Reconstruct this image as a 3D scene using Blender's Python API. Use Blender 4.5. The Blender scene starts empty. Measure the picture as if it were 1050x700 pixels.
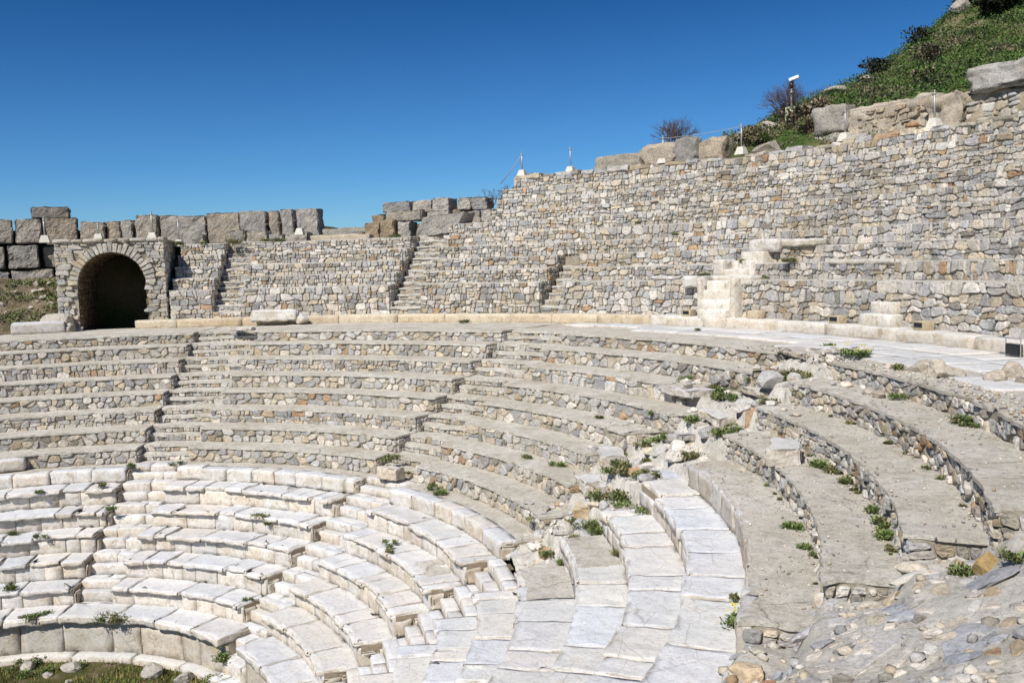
import bpy, math, random
from mathutils import Vector, Matrix, noise
rnd = random.Random(7)
scene = bpy.context.scene
col = bpy.data.collections.new("theatre"); scene.collection.children.link(col)
R = math.radians
def P(th, r, z):
    a = R(th); return (r*math.cos(a), r*math.sin(a), z)
def nz(x, y=0, z=0): return noise.noise(Vector((x, y, z)))
def clamp(x, a=0.0, b=1.0): return max(a, min(b, x))
def lerp(a, b, t): return a+(b-a)*t

# ------------------------------------------------------------------ materials
def newmat(name):
    m = bpy.data.materials.new(name); m.use_nodes = True
    nt = m.node_tree; nt.nodes.clear()
    out = nt.nodes.new('ShaderNodeOutputMaterial'); b = nt.nodes.new('ShaderNodeBsdfPrincipled')
    nt.links.new(b.outputs[0], out.inputs[0]); b.inputs['Roughness'].default_value = .9
    b.inputs['Specular IOR Level'].default_value = .25
    return m, nt, b
def N(nt, t, **k):
    n = nt.nodes.new(t)
    for a, v in k.items():
        if a in n.inputs: n.inputs[a].default_value = v
        else: setattr(n, a, v)
    return n
def coord(nt):
    g = nt.nodes.new('ShaderNodeNewGeometry'); return g
def noise_node(nt, g, scale, detail=6, rough=.6, vec=None, dist=0.0):
    n = N(nt, 'ShaderNodeTexNoise', Scale=scale, Detail=detail, Roughness=rough, Distortion=dist)
    nt.links.new(vec if vec is not None else g.outputs['Position'], n.inputs['Vector']); return n
def ramp(nt, src, stops):
    r = nt.nodes.new('ShaderNodeValToRGB'); e = r.color_ramp.elements
    while len(e) < len(stops): e.new(.5)
    for i, (p, c) in enumerate(stops):
        e[i].position = p; e[i].color = (c[0], c[1], c[2], 1) if isinstance(c, tuple) else (c, c, c, 1)
    nt.links.new(src, r.inputs[0]); return r
def mix(nt, fac, a, b, mode='MIX'):
    m = nt.nodes.new('ShaderNodeMix'); m.data_type = 'RGBA'; m.blend_type = mode
    for sock, v in ((m.inputs[0], fac), (m.inputs[6], a), (m.inputs[7], b)):
        if hasattr(v, 'links') or isinstance(v, bpy.types.NodeSocket): nt.links.new(v, sock)
        elif isinstance(v, (int, float)): sock.default_value = v if sock == m.inputs[0] else (v, v, v, 1)
        else: sock.default_value = (v[0], v[1], v[2], 1)
    return m.outputs[2]
def bump(nt, b, srcs):
    prev = None
    for h, strength, dist in srcs:
        n = N(nt, 'ShaderNodeBump', Strength=strength, Distance=dist)
        nt.links.new(h, n.inputs['Height'])
        if prev: nt.links.new(prev.outputs[0], n.inputs['Normal'])
        prev = n
    nt.links.new(prev.outputs[0], b.inputs['Normal'])
def attr(nt):
    a = nt.nodes.new('ShaderNodeAttribute'); a.attribute_name = 'Col'; return a.outputs['Color']

def mat_stone(name, dark=.45, spot=(.16, .13, .10), bumpd=.03, warm=(1.06, 1.0, .92)):
    m, nt, b = newmat(name); g = coord(nt); c = attr(nt)
    n1 = noise_node(nt, g, 3.2, 8, .65); n2 = noise_node(nt, g, 16, 8, .7); n3 = noise_node(nt, g, 55, 4, .7)
    r1 = ramp(nt, n1.outputs[0], [(.3, (.72, .70, .68)), (.7, warm)])
    n0 = noise_node(nt, g, .32, 5, .65); r0 = ramp(nt, n0.outputs[0], [(.36, (.82, .79, .745)), (.5, (1.0, .995, .985)), (.64, (1.07, 1.07, 1.075))])
    c1 = mix(nt, 1.0, mix(nt, 1.0, c, r1.outputs[0], 'MULTIPLY'), r0.outputs[0], 'MULTIPLY')
    r2 = ramp(nt, n2.outputs[0], [(.34, .55), (.52, 1.0), (.75, 1.18)])
    c2 = mix(nt, .85, c1, r2.outputs[0], 'MULTIPLY')
    r3 = ramp(nt, n3.outputs[0], [(.3, .72), (.55, 1.05)])
    c3 = mix(nt, .7, c2, r3.outputs[0], 'MULTIPLY')
    n4 = noise_node(nt, g, 7.0, 5, .7, dist=.6)
    r4 = ramp(nt, n4.outputs[0], [(.58, 0.0), (.68, 1.0)])
    f = N(nt, 'ShaderNodeMath', operation='MULTIPLY'); nt.links.new(r4.outputs[0], f.inputs[0]); f.inputs[1].default_value = dark
    c4 = mix(nt, f.outputs[0], c3, spot)
    nt.links.new(c4, b.inputs['Base Color'])
    bump(nt, b, [(n2.outputs[0], .8, bumpd), (n3.outputs[0], .6, bumpd*.3)])
    return m
M = {}
M['rubble'] = mat_stone('rubble_stone_mat', .35)
M['rock'] = mat_stone('grey_limestone_mat', .7, (.12, .11, .10), .09, (1.2, 1.12, 1.0))

def mat_concrete(name, a=(.50, .455, .37), b_=(.61, .575, .505), dark=(.33, .275, .195)):
    m, nt, b = newmat(name); g = coord(nt)
    n0 = noise_node(nt, g, .9, 6, .6); n1 = noise_node(nt, g, 5, 8, .65); n2 = noise_node(nt, g, 40, 6, .75); n3 = noise_node(nt, g, 2.6, 8, .75, dist=1.0)
    r0 = ramp(nt, n0.outputs[0], [(.35, a), (.65, b_)])
    r1 = ramp(nt, n1.outputs[0], [(.3, .74), (.5, .98), (.72, 1.12)])
    c = mix(nt, .9, r0.outputs[0], r1.outputs[0], 'MULTIPLY')
    r2 = ramp(nt, n2.outputs[0], [(.3, .55), (.5, 1.0), (.72, 1.35)])
    c = mix(nt, .6, c, r2.outputs[0], 'MULTIPLY')
    r3 = ramp(nt, n3.outputs[0], [(.52, 0.0), (.70, .7)])
    c = mix(nt, r3.outputs[0], c, dark)
    v = N(nt, 'ShaderNodeTexVoronoi', Scale=26.0); nt.links.new(g.outputs['Position'], v.inputs['Vector'])
    rv = ramp(nt, v.outputs['Distance'], [(.10, 1.0), (.2, 0.0)])
    nn = noise_node(nt, g, 1.7, 3, .5); rn = ramp(nt, nn.outputs[0], [(.44, 0.0), (.58, .8)])
    ff = N(nt, 'ShaderNodeMath', operation='MULTIPLY'); nt.links.new(rv.outputs[0], ff.inputs[0]); nt.links.new(rn.outputs[0], ff.inputs[1])
    c = mix(nt, ff.outputs[0], c, (.55, .53, .5))
    n5 = noise_node(nt, g, 13, 8, .8, dist=.8); r5 = ramp(nt, n5.outputs[0], [(.36, .62), (.48, 1.0), (.66, 1.15)])
    c = mix(nt, .75, c, r5.outputs[0], 'MULTIPLY')
    vc = N(nt, 'ShaderNodeTexVoronoi', Scale=.9, feature='DISTANCE_TO_EDGE'); wn = noise_node(nt, g, 2.2, 5, .7)
    wv = mix(nt, .35, g.outputs['Position'], wn.outputs['Color'], 'ADD'); nt.links.new(wv, vc.inputs['Vector'])
    rc = ramp(nt, vc.outputs['Distance'], [(.0, .75), (.014, 0.0)]); nc = noise_node(nt, g, .6, 3, .5); rcn = ramp(nt, nc.outputs[0], [(.48, 0.0), (.56, 1.0)])
    fc = N(nt, 'ShaderNodeMath', operation='MULTIPLY'); nt.links.new(rc.outputs[0], fc.inputs[0]); nt.links.new(rcn.outputs[0], fc.inputs[1])
    c = mix(nt, fc.outputs[0], c, (.16, .13, .09))
    nt.links.new(c, b.inputs['Base Color'])
    bump(nt, b, [(n1.outputs[0], .7, .04), (n5.outputs[0], .7, .02), (n2.outputs[0], .7, .012)])
    return m
M['concrete'] = mat_concrete('worn_lime_concrete_mat')
M['mortar'] = mat_concrete('earthy_mortar_mat', (.30, .255, .185), (.44, .395, .315), (.17, .14, .10))
M['debris'] = mat_concrete('dusty_debris_mat', (.50, .465, .39), (.62, .59, .53), (.32, .27, .19))

def mat_marble(name):
    m, nt, b = newmat(name); g = coord(nt); c = attr(nt)
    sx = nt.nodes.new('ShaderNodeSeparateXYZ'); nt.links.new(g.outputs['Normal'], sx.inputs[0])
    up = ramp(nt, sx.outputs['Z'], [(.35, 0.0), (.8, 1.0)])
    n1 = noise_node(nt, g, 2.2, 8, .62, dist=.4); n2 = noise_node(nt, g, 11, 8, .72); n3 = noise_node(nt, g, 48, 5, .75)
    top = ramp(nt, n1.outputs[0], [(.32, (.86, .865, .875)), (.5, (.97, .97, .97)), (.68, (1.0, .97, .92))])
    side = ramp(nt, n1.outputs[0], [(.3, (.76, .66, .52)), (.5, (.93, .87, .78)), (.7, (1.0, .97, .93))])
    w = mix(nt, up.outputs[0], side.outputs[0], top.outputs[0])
    cc = mix(nt, 1.0, c, w, 'MULTIPLY')
    r2 = ramp(nt, n2.outputs[0], [(.3, .62), (.47, .97), (.75, 1.06)])
    cc = mix(nt, .7, cc, r2.outputs[0], 'MULTIPLY')
    r3 = ramp(nt, n3.outputs[0], [(.28, .70), (.48, 1.0)])
    cc = mix(nt, .55, cc, r3.outputs[0], 'MULTIPLY')
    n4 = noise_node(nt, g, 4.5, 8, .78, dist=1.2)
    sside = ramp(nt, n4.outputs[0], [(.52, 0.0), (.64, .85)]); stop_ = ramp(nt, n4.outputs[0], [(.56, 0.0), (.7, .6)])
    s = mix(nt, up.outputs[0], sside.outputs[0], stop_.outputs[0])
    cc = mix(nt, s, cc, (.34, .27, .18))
    # thin dark veins / hairline cracks
    v = N(nt, 'ShaderNodeTexVoronoi', Scale=1.3, feature='DISTANCE_TO_EDGE')
    wn = noise_node(nt, g, 3, 4, .6); wv = mix(nt, .05, g.outputs['Position'], wn.outputs['Color'], 'ADD'); nt.links.new(wv, v.inputs['Vector'])
    rv = ramp(nt, v.outputs['Distance'], [(.0, .5), (.009, 0.0)])
    n6 = noise_node(nt, g, 23, 6, .8, dist=.5); r6 = ramp(nt, n6.outputs[0], [(.34, .45), (.44, 1.0)]); cc = mix(nt, .6, cc, r6.outputs[0], 'MULTIPLY')
    cc = mix(nt, rv.outputs[0], cc, (.28, .24, .19))
    nt.links.new(cc, b.inputs['Base Color'])
    b.inputs['Roughness'].default_value = .75
    bump(nt, b, [(n2.outputs[0], .7, .03), (n6.outputs[0], .6, .015), (n3.outputs[0], .5, .008)])
    return m
M['marble'] = mat_marble('weathered_white_marble_mat')

def mat_earth(name, stops, scale=.8, fine=18, bd=.06):
    m, nt, b = newmat(name); g = coord(nt)
    n1 = noise_node(nt, g, scale, 8, .65); n2 = noise_node(nt, g, fine, 6, .75)
    r1 = ramp(nt, n1.outputs[0], stops); r2 = ramp(nt, n2.outputs[0], [(.3, .5), (.55, 1.0), (.75, 1.35)])
    c = mix(nt, .9, r1.outputs[0], r2.outputs[0], 'MULTIPLY'); nt.links.new(c, b.inputs['Base Color'])
    bump(nt, b, [(n2.outputs[0], .9, bd)]); b.inputs['Specular IOR Level'].default_value = .1
    return m
M['ground'] = mat_earth('earth_and_dry_grass_mat', [(.35, (.17, .13, .085)), (.5, (.13, .115, .055)), (.62, (.08, .095, .03))])
M['orchestra'] = mat_earth('orchestra_turf_mat', [(.34, (.26, .21, .14)), (.45, (.14, .12, .05)), (.6, (.085, .10, .028))], 1.4)
M['hill'] = mat_earth('hill_earth_mat', [(.36, (.33, .26, .17)), (.46, (.16, .16, .07)), (.6, (.07, .115, .03))], .35, 5, .2)
M['bank'] = mat_earth('stony_bank_mat', [(.35, (.36, .29, .2)), (.5, (.26, .2, .13)), (.65, (.12, .11, .06))], 1.6, 9, .15)
def mat_leaf(name, rough=.7, trans=.15):
    m, nt, b = newmat(name); c = attr(nt); g = coord(nt)
    n = noise_node(nt, g, 2.5, 3, .6); r = ramp(nt, n.outputs[0], [(.3, .6), (.7, 1.3)])
    nt.links.new(mix(nt, 1.0, c, r.outputs[0], 'MULTIPLY'), b.inputs['Base Color']); b.inputs['Roughness'].default_value = rough
    b.inputs['Specular IOR Level'].default_value = .2
    return m
M['leaf'] = mat_leaf('leaf_mat')
def mat_flat(name, c, rough=.6, metal=0, var=.15, sc=12):
    m, nt, b = newmat(name); g = coord(nt); n = noise_node(nt, g, sc, 6, .7)
    r = ramp(nt, n.outputs[0], [(.3, tuple(x*(1-var) for x in c)), (.7, tuple(min(1, x*(1+var)) for x in c))])
    nt.links.new(r.outputs[0], b.inputs['Base Color']); b.inputs['Roughness'].default_value = rough; b.inputs['Metallic'].default_value = metal
    return m
M['metal'] = mat_flat('dull_galvanised_metal_mat', (.42, .42, .41), .5, .5)
M['paintw'] = mat_flat('white_painted_metal_mat', (.75, .76, .76), .4)
M['cement'] = mat_flat('pale_cement_mat', (.60, .57, .49), .9, 0, .2)
M['green'] = mat_flat('pale_green_cement_mat', (.45, .48, .33), .9, 0, .15)
M['black'] = mat_flat('dark_glass_mat', (.02, .022, .025), .2)
M['tan'] = mat_flat('tan_sandstone_mat', (.42, .35, .23), .9, 0, .25)
M['rope'] = mat_flat('grey_rope_mat', (.33, .31, .28), .9)
M['twig'] = mat_flat('bare_twig_mat', (.13, .085, .07), .9, 0, .3)

# ------------------------------------------------------------------ mesh builder
class MB:
    def __init__(s): s.v = []; s.f = []; s.c = []
    def vert(s, p, c=(.5, .5, .5)): s.v.append(tuple(p)); s.c.append(c); return len(s.v)-1
    def face(s, *i): s.f.append(i)
    def grid(s, pts, c=(.5, .5, .5), flip=False):
        n = len(pts); m = len(pts[0]); o = len(s.v)
        for row in pts:
            for p in row: s.vert(p, c)
        for i in range(n-1):
            for j in range(m-1):
                q = (o+i*m+j, o+i*m+j+1, o+(i+1)*m+j+1, o+(i+1)*m+j)
                s.f.append(q[::-1] if flip else q)
def obj(name, mb, mat, parent=None, smooth=False, **props):
    org = Vector(props.pop('origin', (0, 0, 0)))
    q_ = parent
    while q_ is not None: org = org+Vector(q_.location); q_ = q_.parent
    if not parent and org.length == 0 and mb.v:
        n = len(mb.v); org = Vector((sum(v[0] for v in mb.v)/n, sum(v[1] for v in mb.v)/n, min(v[2] for v in mb.v)))
    me = bpy.data.meshes.new(name)
    me.from_pydata([(v[0]-org.x, v[1]-org.y, v[2]-org.z) for v in mb.v], [], mb.f)
    a = me.color_attributes.new('Col', 'FLOAT_COLOR', 'POINT')
    fl = []
    for c in mb.c: fl.extend((c[0], c[1], c[2], 1.0))
    a.data.foreach_set('color', fl)
    if smooth: me.polygons.foreach_set('use_smooth', [True]*len(me.polygons))
    me.materials.append(M[mat]); me.update()
    o = bpy.data.objects.new(name, me); col.objects.link(o)
    if parent is not None: o.parent = parent
    else: o.location = org
    for k, v in props.items(): o[k] = v
    return o
def thing(name, label, cat, loc, group=None):
    o = bpy.data.objects.new(name, None); col.objects.link(o); o.location = loc; o.empty_display_size = .2
    o['label'] = label; o['category'] = cat
    if group: o['group'] = group
    return o

def vary(c, a=.12, rr=None):
    rr = rr or rnd; k = 1+rr.uniform(-a, a); h = rr.uniform(-.03, .03)
    return (clamp(c[0]*k*(1+h)), clamp(c[1]*k), clamp(c[2]*k*(1-h)))
PAL = [((.50, .505, .51), 7), ((.61, .60, .57), 10), ((.58, .54, .47), 7), ((.42, .425, .43), 5), ((.62, .56, .45), 4), ((.47, .40, .30), 2.2), ((.72, .69, .64), 5), ((.48, .34, .22), .8), ((.33, .32, .29), 2.5)]
PW = [w for _, w in PAL]
def stonecol(rr, bright=1.0):
    c = rr.choices([p for p, _ in PAL], PW)[0]; c = vary(c, .18, rr); return tuple(clamp(x*bright) for x in c)

# box in local metres (x,y,z) with rounded, chipped, noisy surface, mapped by mapf
def block(mb, mapf, L, W, H, n=(6, 3, 3), bev=.02, rough=.01, c=(.6, .6, .6), chip=0.0, fr=2.2, seed=None, skip=()):
    sd = seed if seed is not None else rnd.uniform(0, 500)
    def line(D, k):
        b = min(bev, D*.3); k = max(k, 1)
        return [0, b]+[b+(D-2*b)*i/k for i in range(1, k)]+[D-b, D]
    X, Y, Z = line(L, n[0]), line(W, n[1]), line(H, n[2]); idx = {}
    nx, ny, nq = len(X)-1, len(Y)-1, len(Z)-1
    def V(i, j, k):
        key = (i, j, k)
        if key in idx: return idx[key]
        x, y, z = X[i], Y[j], Z[k]
        ex, ey, ez = i in (0, nx), j in (0, ny), k in (0, nq); ne = ex+ey+ez
        if ne >= 2:
            q = .30 if ne == 2 else .45; b = bev
            q *= 1+chip*max(0, nz(x*3+sd, y*3, z*3+5)+.15)*9
            if ex: x += b*q*(1 if i == 0 else -1)
            if ey: y += b*q*(1 if j == 0 else -1)
            if ez: z += b*q*(1 if k == 0 else -1)
        if rough:
            p = (x*fr+sd, y*fr+sd*.3, z*fr)
            x += rough*nz(*p)*1.6; y += rough*nz(p[1]+9, p[2], p[0])*1.6; z += rough*nz(p[2]+17, p[0], p[1])*1.1
            if n[0] > 3: q_ = (x*fr*3.3+sd, y*fr*3.3, z*fr*3.3+4); x += rough*.8*nz(*q_); y += rough*.8*nz(q_[1], q_[2]+8, q_[0]); z += rough*.45*nz(q_[2], q_[0], q_[1]+5)
        idx[key] = mb.vert(mapf(x, y, z), c); return idx[key]
    def quad(a, b, c_, d): mb.f.append((a, b, c_, d))
    for i in range(nx):
        for j in range(ny):
            quad(V(i, j, 0), V(i, j+1, 0), V(i+1, j+1, 0), V(i+1, j, 0)); quad(V(i, j, nq), V(i+1, j, nq), V(i+1, j+1, nq), V(i, j+1, nq))
    for i in range(nx):
        for k in range(nq):
            quad(V(i, 0, k), V(i+1, 0, k), V(i+1, 0, k+1), V(i, 0, k+1)); quad(V(i, ny, k), V(i, ny, k+1), V(i+1, ny, k+1), V(i+1, ny, k))
    for j in range(ny):
        for k in range(nq):
            quad(V(0, j, k), V(0, j, k+1), V(0, j+1, k+1), V(0, j+1, k)); quad(V(nx, j, k), V(nx, j+1, k), V(nx, j+1, k+1), V(nx, j, k+1))
# arc map: x runs clockwise along the arc (to the right seen from the centre), y outward, z up
def arcmap(th0, r0, z0, rref=None, wob=0.0, tilt=0.0):
    rref = rref or r0
    def f(x, y, z):
        th = th0-math.degrees(x/rref); return P(th, r0+y, z0+z+tilt*x)
    return f
def cart(cx, cy, cz, ang, pitch=0.0, roll=0.0):
    Mx = Matrix.Translation((cx, cy, cz)) @ Matrix.Rotation(R(ang), 4, 'Z') @ Matrix.Rotation(R(pitch), 4, 'Y') @ Matrix.Rotation(R(roll), 4, 'X')
    return lambda x, y, z: tuple(Mx @ Vector((x, y, z)))

# faceted boulder
def ico(sub):
    import bmesh
    bm = bmesh.new(); bmesh.ops.create_icosphere(bm, subdivisions=sub, radius=1.0)
    v = [tuple(x.co) for x in bm.verts]; f = [tuple(y.index for y in x.verts) for x in bm.faces]; bm.free(); return v, f
ICO = {1: ico(1), 2: ico(2), 3: ico(3)}
ALIGN = [None]
def rock(mb, loc, size, ang=0, seed=0, planes=9, c=(.5, .5, .5), sub=2, rough=.06, tilt=(0, 0), boxy=0.0):
    rr = random.Random(seed); v, f = ICO[sub]; o = len(mb.v)
    pl = [(Vector((rr.gauss(0, 1), rr.gauss(0, 1), rr.gauss(0, 1))).normalized(), rr.uniform(.55, .85)) for _ in range(planes)]
    if boxy: pl = [(Vector(d), boxy*rr.uniform(.9, 1.1)) for d in ((1, 0, 0), (-1, 0, 0), (0, 1, 0), (0, -1, 0), (0, 0, 1), (0, 0, -1))]+[(n_, d_+.12) for n_, d_ in pl]
    al = Vector((0, 0, 1)).rotation_difference(ALIGN[0]).to_matrix().to_4x4() if ALIGN[0] else Matrix.Identity(4)
    Mx = Matrix.Translation(loc) @ al @ Matrix.Rotation(R(ang), 4, 'Z') @ Matrix.Rotation(R(tilt[0]), 4, 'Y') @ Matrix.Rotation(R(tilt[1]), 4, 'X')
    for p in v:
        q = Vector(p)
        for n_, d_ in pl:
            t = q.dot(n_)
            if t > d_: q -= n_*(t-d_)
        q *= 1+rough*noise.noise(Vector(p)*2.3+Vector((seed*1.7, 0, 0)))+rough*.5*noise.noise(Vector(p)*6+Vector((seed, 3, 0)))
        q = Vector((q.x*size[0]/1.5, q.y*size[1]/1.5, q.z*size[2]/1.5))
        mb.vert(Mx @ q, c)
    for t in f: mb.f.append(tuple(i+o for i in t))

# irregular rubble facing: jittered cells clipped against their neighbours, each one a domed stone
def clip(poly, mx, my, dx, dy):
    out = []; n = len(poly)
    for i in range(n):
        a = poly[i]; b = poly[(i+1) % n]
        da = (a[0]-mx)*dx+(a[1]-my)*dy; db = (b[0]-mx)*dx+(b[1]-my)*dy
        if da <= 0: out.append(a)
        if (da < 0 < db) or (db < 0 < da):
            t = da/(da-db); out.append((a[0]+(b[0]-a[0])*t, a[1]+(b[1]-a[1])*t))
    return out
def cells(U, V, cu, cv, rr, jit=.47, drop=.12):
    nv = max(1, round(V/cv)); nu = max(1, round(U/cu)); cu = U/nu; cv = V/nv; g = {}
    for j in range(-2, nv+2):
        off = rr.uniform(-.5, .5)*cu
        for i in range(-3, nu+3):
            if 0 <= j < nv and rr.random() < drop: continue
            g[(i, j)] = ((i+.5+rr.uniform(-jit, jit))*cu+off, (j+.5+rr.uniform(-jit, jit)*.8)*cv)
    s = cu/cv
    for (i, j), (x, y) in g.items():
        if not (0 <= j < nv): continue
        if not (-.5*cu <= x <= U+.5*cu): continue
        poly = [(max(0, x-2.2*cu), max(0, y-2.2*cv)), (min(U, x+2.2*cu), max(0, y-2.2*cv)), (min(U, x+2.2*cu), min(V, y+2.2*cv)), (max(0, x-2.2*cu), min(V, y+2.2*cv))]
        if poly[1][0]-poly[0][0] < .02: continue
        for dj in (-2, -1, 0, 1, 2):
            for di in (-3, -2, -1, 0, 1, 2, 3):
                q = g.get((i+di, j+dj))
                if q is None or (di == 0 and dj == 0): continue
                # metric: squash u so that cells are wider than tall
                ax = (q[0]-x)/(s*s); ay = (q[1]-y)
                poly = clip(poly, (x+q[0])/2, (y+q[1])/2, ax, ay)
                if len(poly) < 3: break
            if len(poly) < 3: break
        if len(poly) >= 3: yield poly
def courses(U, V, cu, cv, rr):
    if U < .02 or V < .02: return
    ys = [0.0]; y = 0
    while y < V-.45*cv:
        y += cv*rr.uniform(.62, 1.35); ys.append(y)
    if len(ys) == 1: ys.append(V)
    k = V/ys[-1]; ys = [q*k for q in ys]; sd = rr.uniform(0, 99)
    def Y(i, x):
        if i == 0: return 0.0
        if i == len(ys)-1: return V
        return clamp(ys[i]+cv*.5*nz(x*1.6/cu*.3+sd, i*3.1)+cv*.5*nz(x/cu*1.1+sd, i*5.3+9), ys[i]-cv*.42, ys[i]+cv*.42)
    for i in range(len(ys)-1):
        h = ys[i+1]-ys[i]; x = 0.0; xb = xt = 0.0
        while x < U-.01:
            w = cu*rr.choice((rr.uniform(.35, .75), rr.uniform(.6, 1.2), rr.uniform(.9, 1.9)))
            if U-(x+w) < cu*.35: w = U-x
            x += w; j = min(w*.34, .45*h); nb = x+rr.uniform(-j, j); nt_ = x+rr.uniform(-j, j)
            if x >= U-.01: nb = nt_ = U
            m = (x-w/2)
            q = [(xb, Y(i, xb)), ((xb+nb)/2+rr.uniform(-.1, .1)*w, Y(i, m)+rr.uniform(-.10, .02)*h*(i > 0)), (nb, Y(i, nb)), ((nb+nt_)/2+rr.uniform(-.08, .08)*h, (Y(i, nb)+Y(i+1, nt_))/2+rr.uniform(-.2, .2)*h), (nt_, Y(i+1, nt_)), ((xt+nt_)/2+rr.uniform(-.15, .15)*w, Y(i+1, m)+rr.uniform(-.04, .08)*h*(i < len(ys)-2)), (xt, Y(i+1, xt))]
            r_ = rr.random()
            if r_ < .13 and h > cv*.8:      # two thin stones one above the other
                f = rr.uniform(.35, .65); L_ = (lerp(xb, xt, f), lerp(Y(i, xb), Y(i+1, xt), f)); R_ = (lerp(nb, nt_, f), lerp(Y(i, nb), Y(i+1, nt_), f+rr.uniform(-.1, .1)))
                yield [q[0], q[1], q[2], R_, L_]; yield [L_, R_, q[4], q[5], q[6]]
            else: yield q
            xb, xt = nb, nt_
def rubble(mb, mapf, U, V, cu=.30, cv=.19, seed=0, depth=.05, gap=.012, bright=1.0, keep=1.0, drop=.2, mask=None, colf=None, flat=.75):
    rr = random.Random(seed)
    if drop == .2: cu *= .84; cv *= .75; gen = courses(U, V, cu, cv, rr)
    else: cu *= .88; cv *= .88; gen = cells(U, V, cu, cv, rr, drop=drop)
    rnd_c = (.12, .40) if drop == .2 else (.2, .38)
    if drop != .2: gap *= 1.45
    if drop == .25: rnd_c = (.04, .2); depth *= .6
    depth *= .85; gap *= .68
    for poly in gen:
        n = len(poly); cx = sum(p[0] for p in poly)/n; cy = sum(p[1] for p in poly)/n
        if rr.random() > keep: continue
        if mask and not mask(cx, cy): continue
        mr = sum(math.hypot(p[0]-cx, p[1]-cy) for p in poly)/n
        if mr < .03: continue
        k = max(.5, 1-gap*1.6/mr)
        poly = [(cx+(p[0]-cx)*k, cy+(p[1]-cy)*k) for p in poly]
        q = []
        for i in range(n):
            a, b = poly[i], poly[(i+1) % n]; t = rr.uniform(*rnd_c)
            if math.hypot(b[0]-a[0], b[1]-a[1]) < .02: q.append(a); continue
            q.append((a[0]+(b[0]-a[0])*t, a[1]+(b[1]-a[1])*t)); q.append((b[0]+(a[0]-b[0])*t, b[1]+(a[1]-b[1])*t))
        c = colf(rr) if colf else stonecol(rr, bright); h = depth*rr.choice((rr.uniform(.25, .6), rr.uniform(.6, 1.1), rr.uniform(.9, 1.6))); m = len(q)
        tx, ty = rr.uniform(-.25, .25), rr.uniform(-.25, .25)
        rings = []
        for sc, dd in ((1.0, -.03), (.975, h*.7), (.86, h*1.0), (.45, h*1.05)):
            ring = []
            for p in q:
                x = cx+(p[0]-cx)*sc; y = cy+(p[1]-cy)*sc
                d = dd if dd < 0 else dd*(1+tx*(x-cx)/mr+ty*(y-cy)/mr)+rr.uniform(-.007, .007)
                ring.append(mb.vert(mapf(x, y, d), c))
            rings.append(ring)
        for a, b in zip(rings, rings[1:]):
            for i in range(m): mb.f.append((a[i], a[(i+1) % m], b[(i+1) % m], b[i]))
        mb.f.append(tuple(rings[-1]))
def facemap(th0, r, z0, bow=None):      # u to the right, v up, d towards the centre
    def f(u, v, d):
        th = th0-math.degrees(u/r); rr_ = r+(bow(th) if bow else 0); return P(th, rr_-d, z0+v)
    return f
def endmap(th, r0, z0, side):           # radial end face; u outwards, v up, d along the tangent
    def f(u, v, d): return P(th+side*math.degrees(d/(r0+u)), r0+u, z0+v)
    return f
def sector(mb, ta, tb, r0, r1, z0, z1, step=2.0, c=(.5, .5, .5), bow=None):
    n = max(1, int(abs(ta-tb)/step)); L = []
    for i in range(n+1):
        t = ta+(tb-ta)*i/n; o = bow(t) if bow else 0
        L.append([mb.vert(P(t, r0+o, z0), c), mb.vert(P(t, r0+o, z1), c), mb.vert(P(t, r1, z1), c), mb.vert(P(t, r1, z0), c)])
    for a, b in zip(L, L[1:]):
        for k in range(4): mb.f.append((a[k], b[k], b[(k+1) % 4], a[(k+1) % 4]))
    mb.f.append(tuple(L[0])); mb.f.append(tuple(reversed(L[-1])))

# ------------------------------------------------------------------ the theatre's measurements
def rr_(k): return 11.493+.776*(k-1) if k < 8 else 16.92       # front radius of rubble row k
def rz(k): return .42*k if k < 8 else 3.28                     # level of its seat
RA = 10.65
def mr(j): return RA-.69*j                                     # front radius of marble row j (0 = top)
def mz(j): return 0 if j == 0 else -.334-.434*(j-1)            # level of its seat
FLOOR = 3.28
ORCH = -3.52
def rowbow(k):
    s = k*13.7
    return lambda th: .035*nz(th*.06+s)+.018*nz(th*.35+s, 3)
LV = [(-9, ORCH)]+[(mr(6)+.0, mz(6))]
levels = [(mr(j), mz(j)) for j in range(6, -1, -1)]+[(rr_(k), rz(k)) for k in range(1, 9)]
def level(r):
    z = ORCH
    for a, b in levels:
        if r >= a: z = b
    return z
def rampz(r):            # smooth version of the stepped profile
    pts = [(6.4, ORCH)]+[(a+.05, (b+ (levels[i-1][1] if i else ORCH))/2) for i, (a, b) in enumerate(levels)]+[(17.8, 3.26), (21, 3.26)]
    for (a, za), (b, zb) in zip(pts, pts[1:]):
        if a <= r <= b: return lerp(za, zb, (r-a)/(b-a))
    return pts[0][1] if r < pts[0][0] else 3.26

def softlevel(r, th=0):
    z = ORCH; p = ORCH
    for a, b in levels:
        a += .10*nz(th*.25, a*3.1)+.04*nz(th*1.3, a)
        t = clamp((r-a+.17)/.34); t = t*t*(3-2*t); z += (b-p)*t; p = b
    return z
WEDGES = {'far': (177, 144.3), 'mid': (136.8, 106.2), 'right': (98.6, 70.5), 'near': (61.2, 31)}
WTXT = {'far': 'far left wedge below the arch', 'mid': 'middle wedge between the intact stairways', 'right': 'wedge left of the collapsed gap', 'near': 'nearest wedge at the right'}
ORD = ['', 'first', 'second', 'third', 'fourth', 'fifth', 'sixth', 'seventh', 'eighth']

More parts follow.
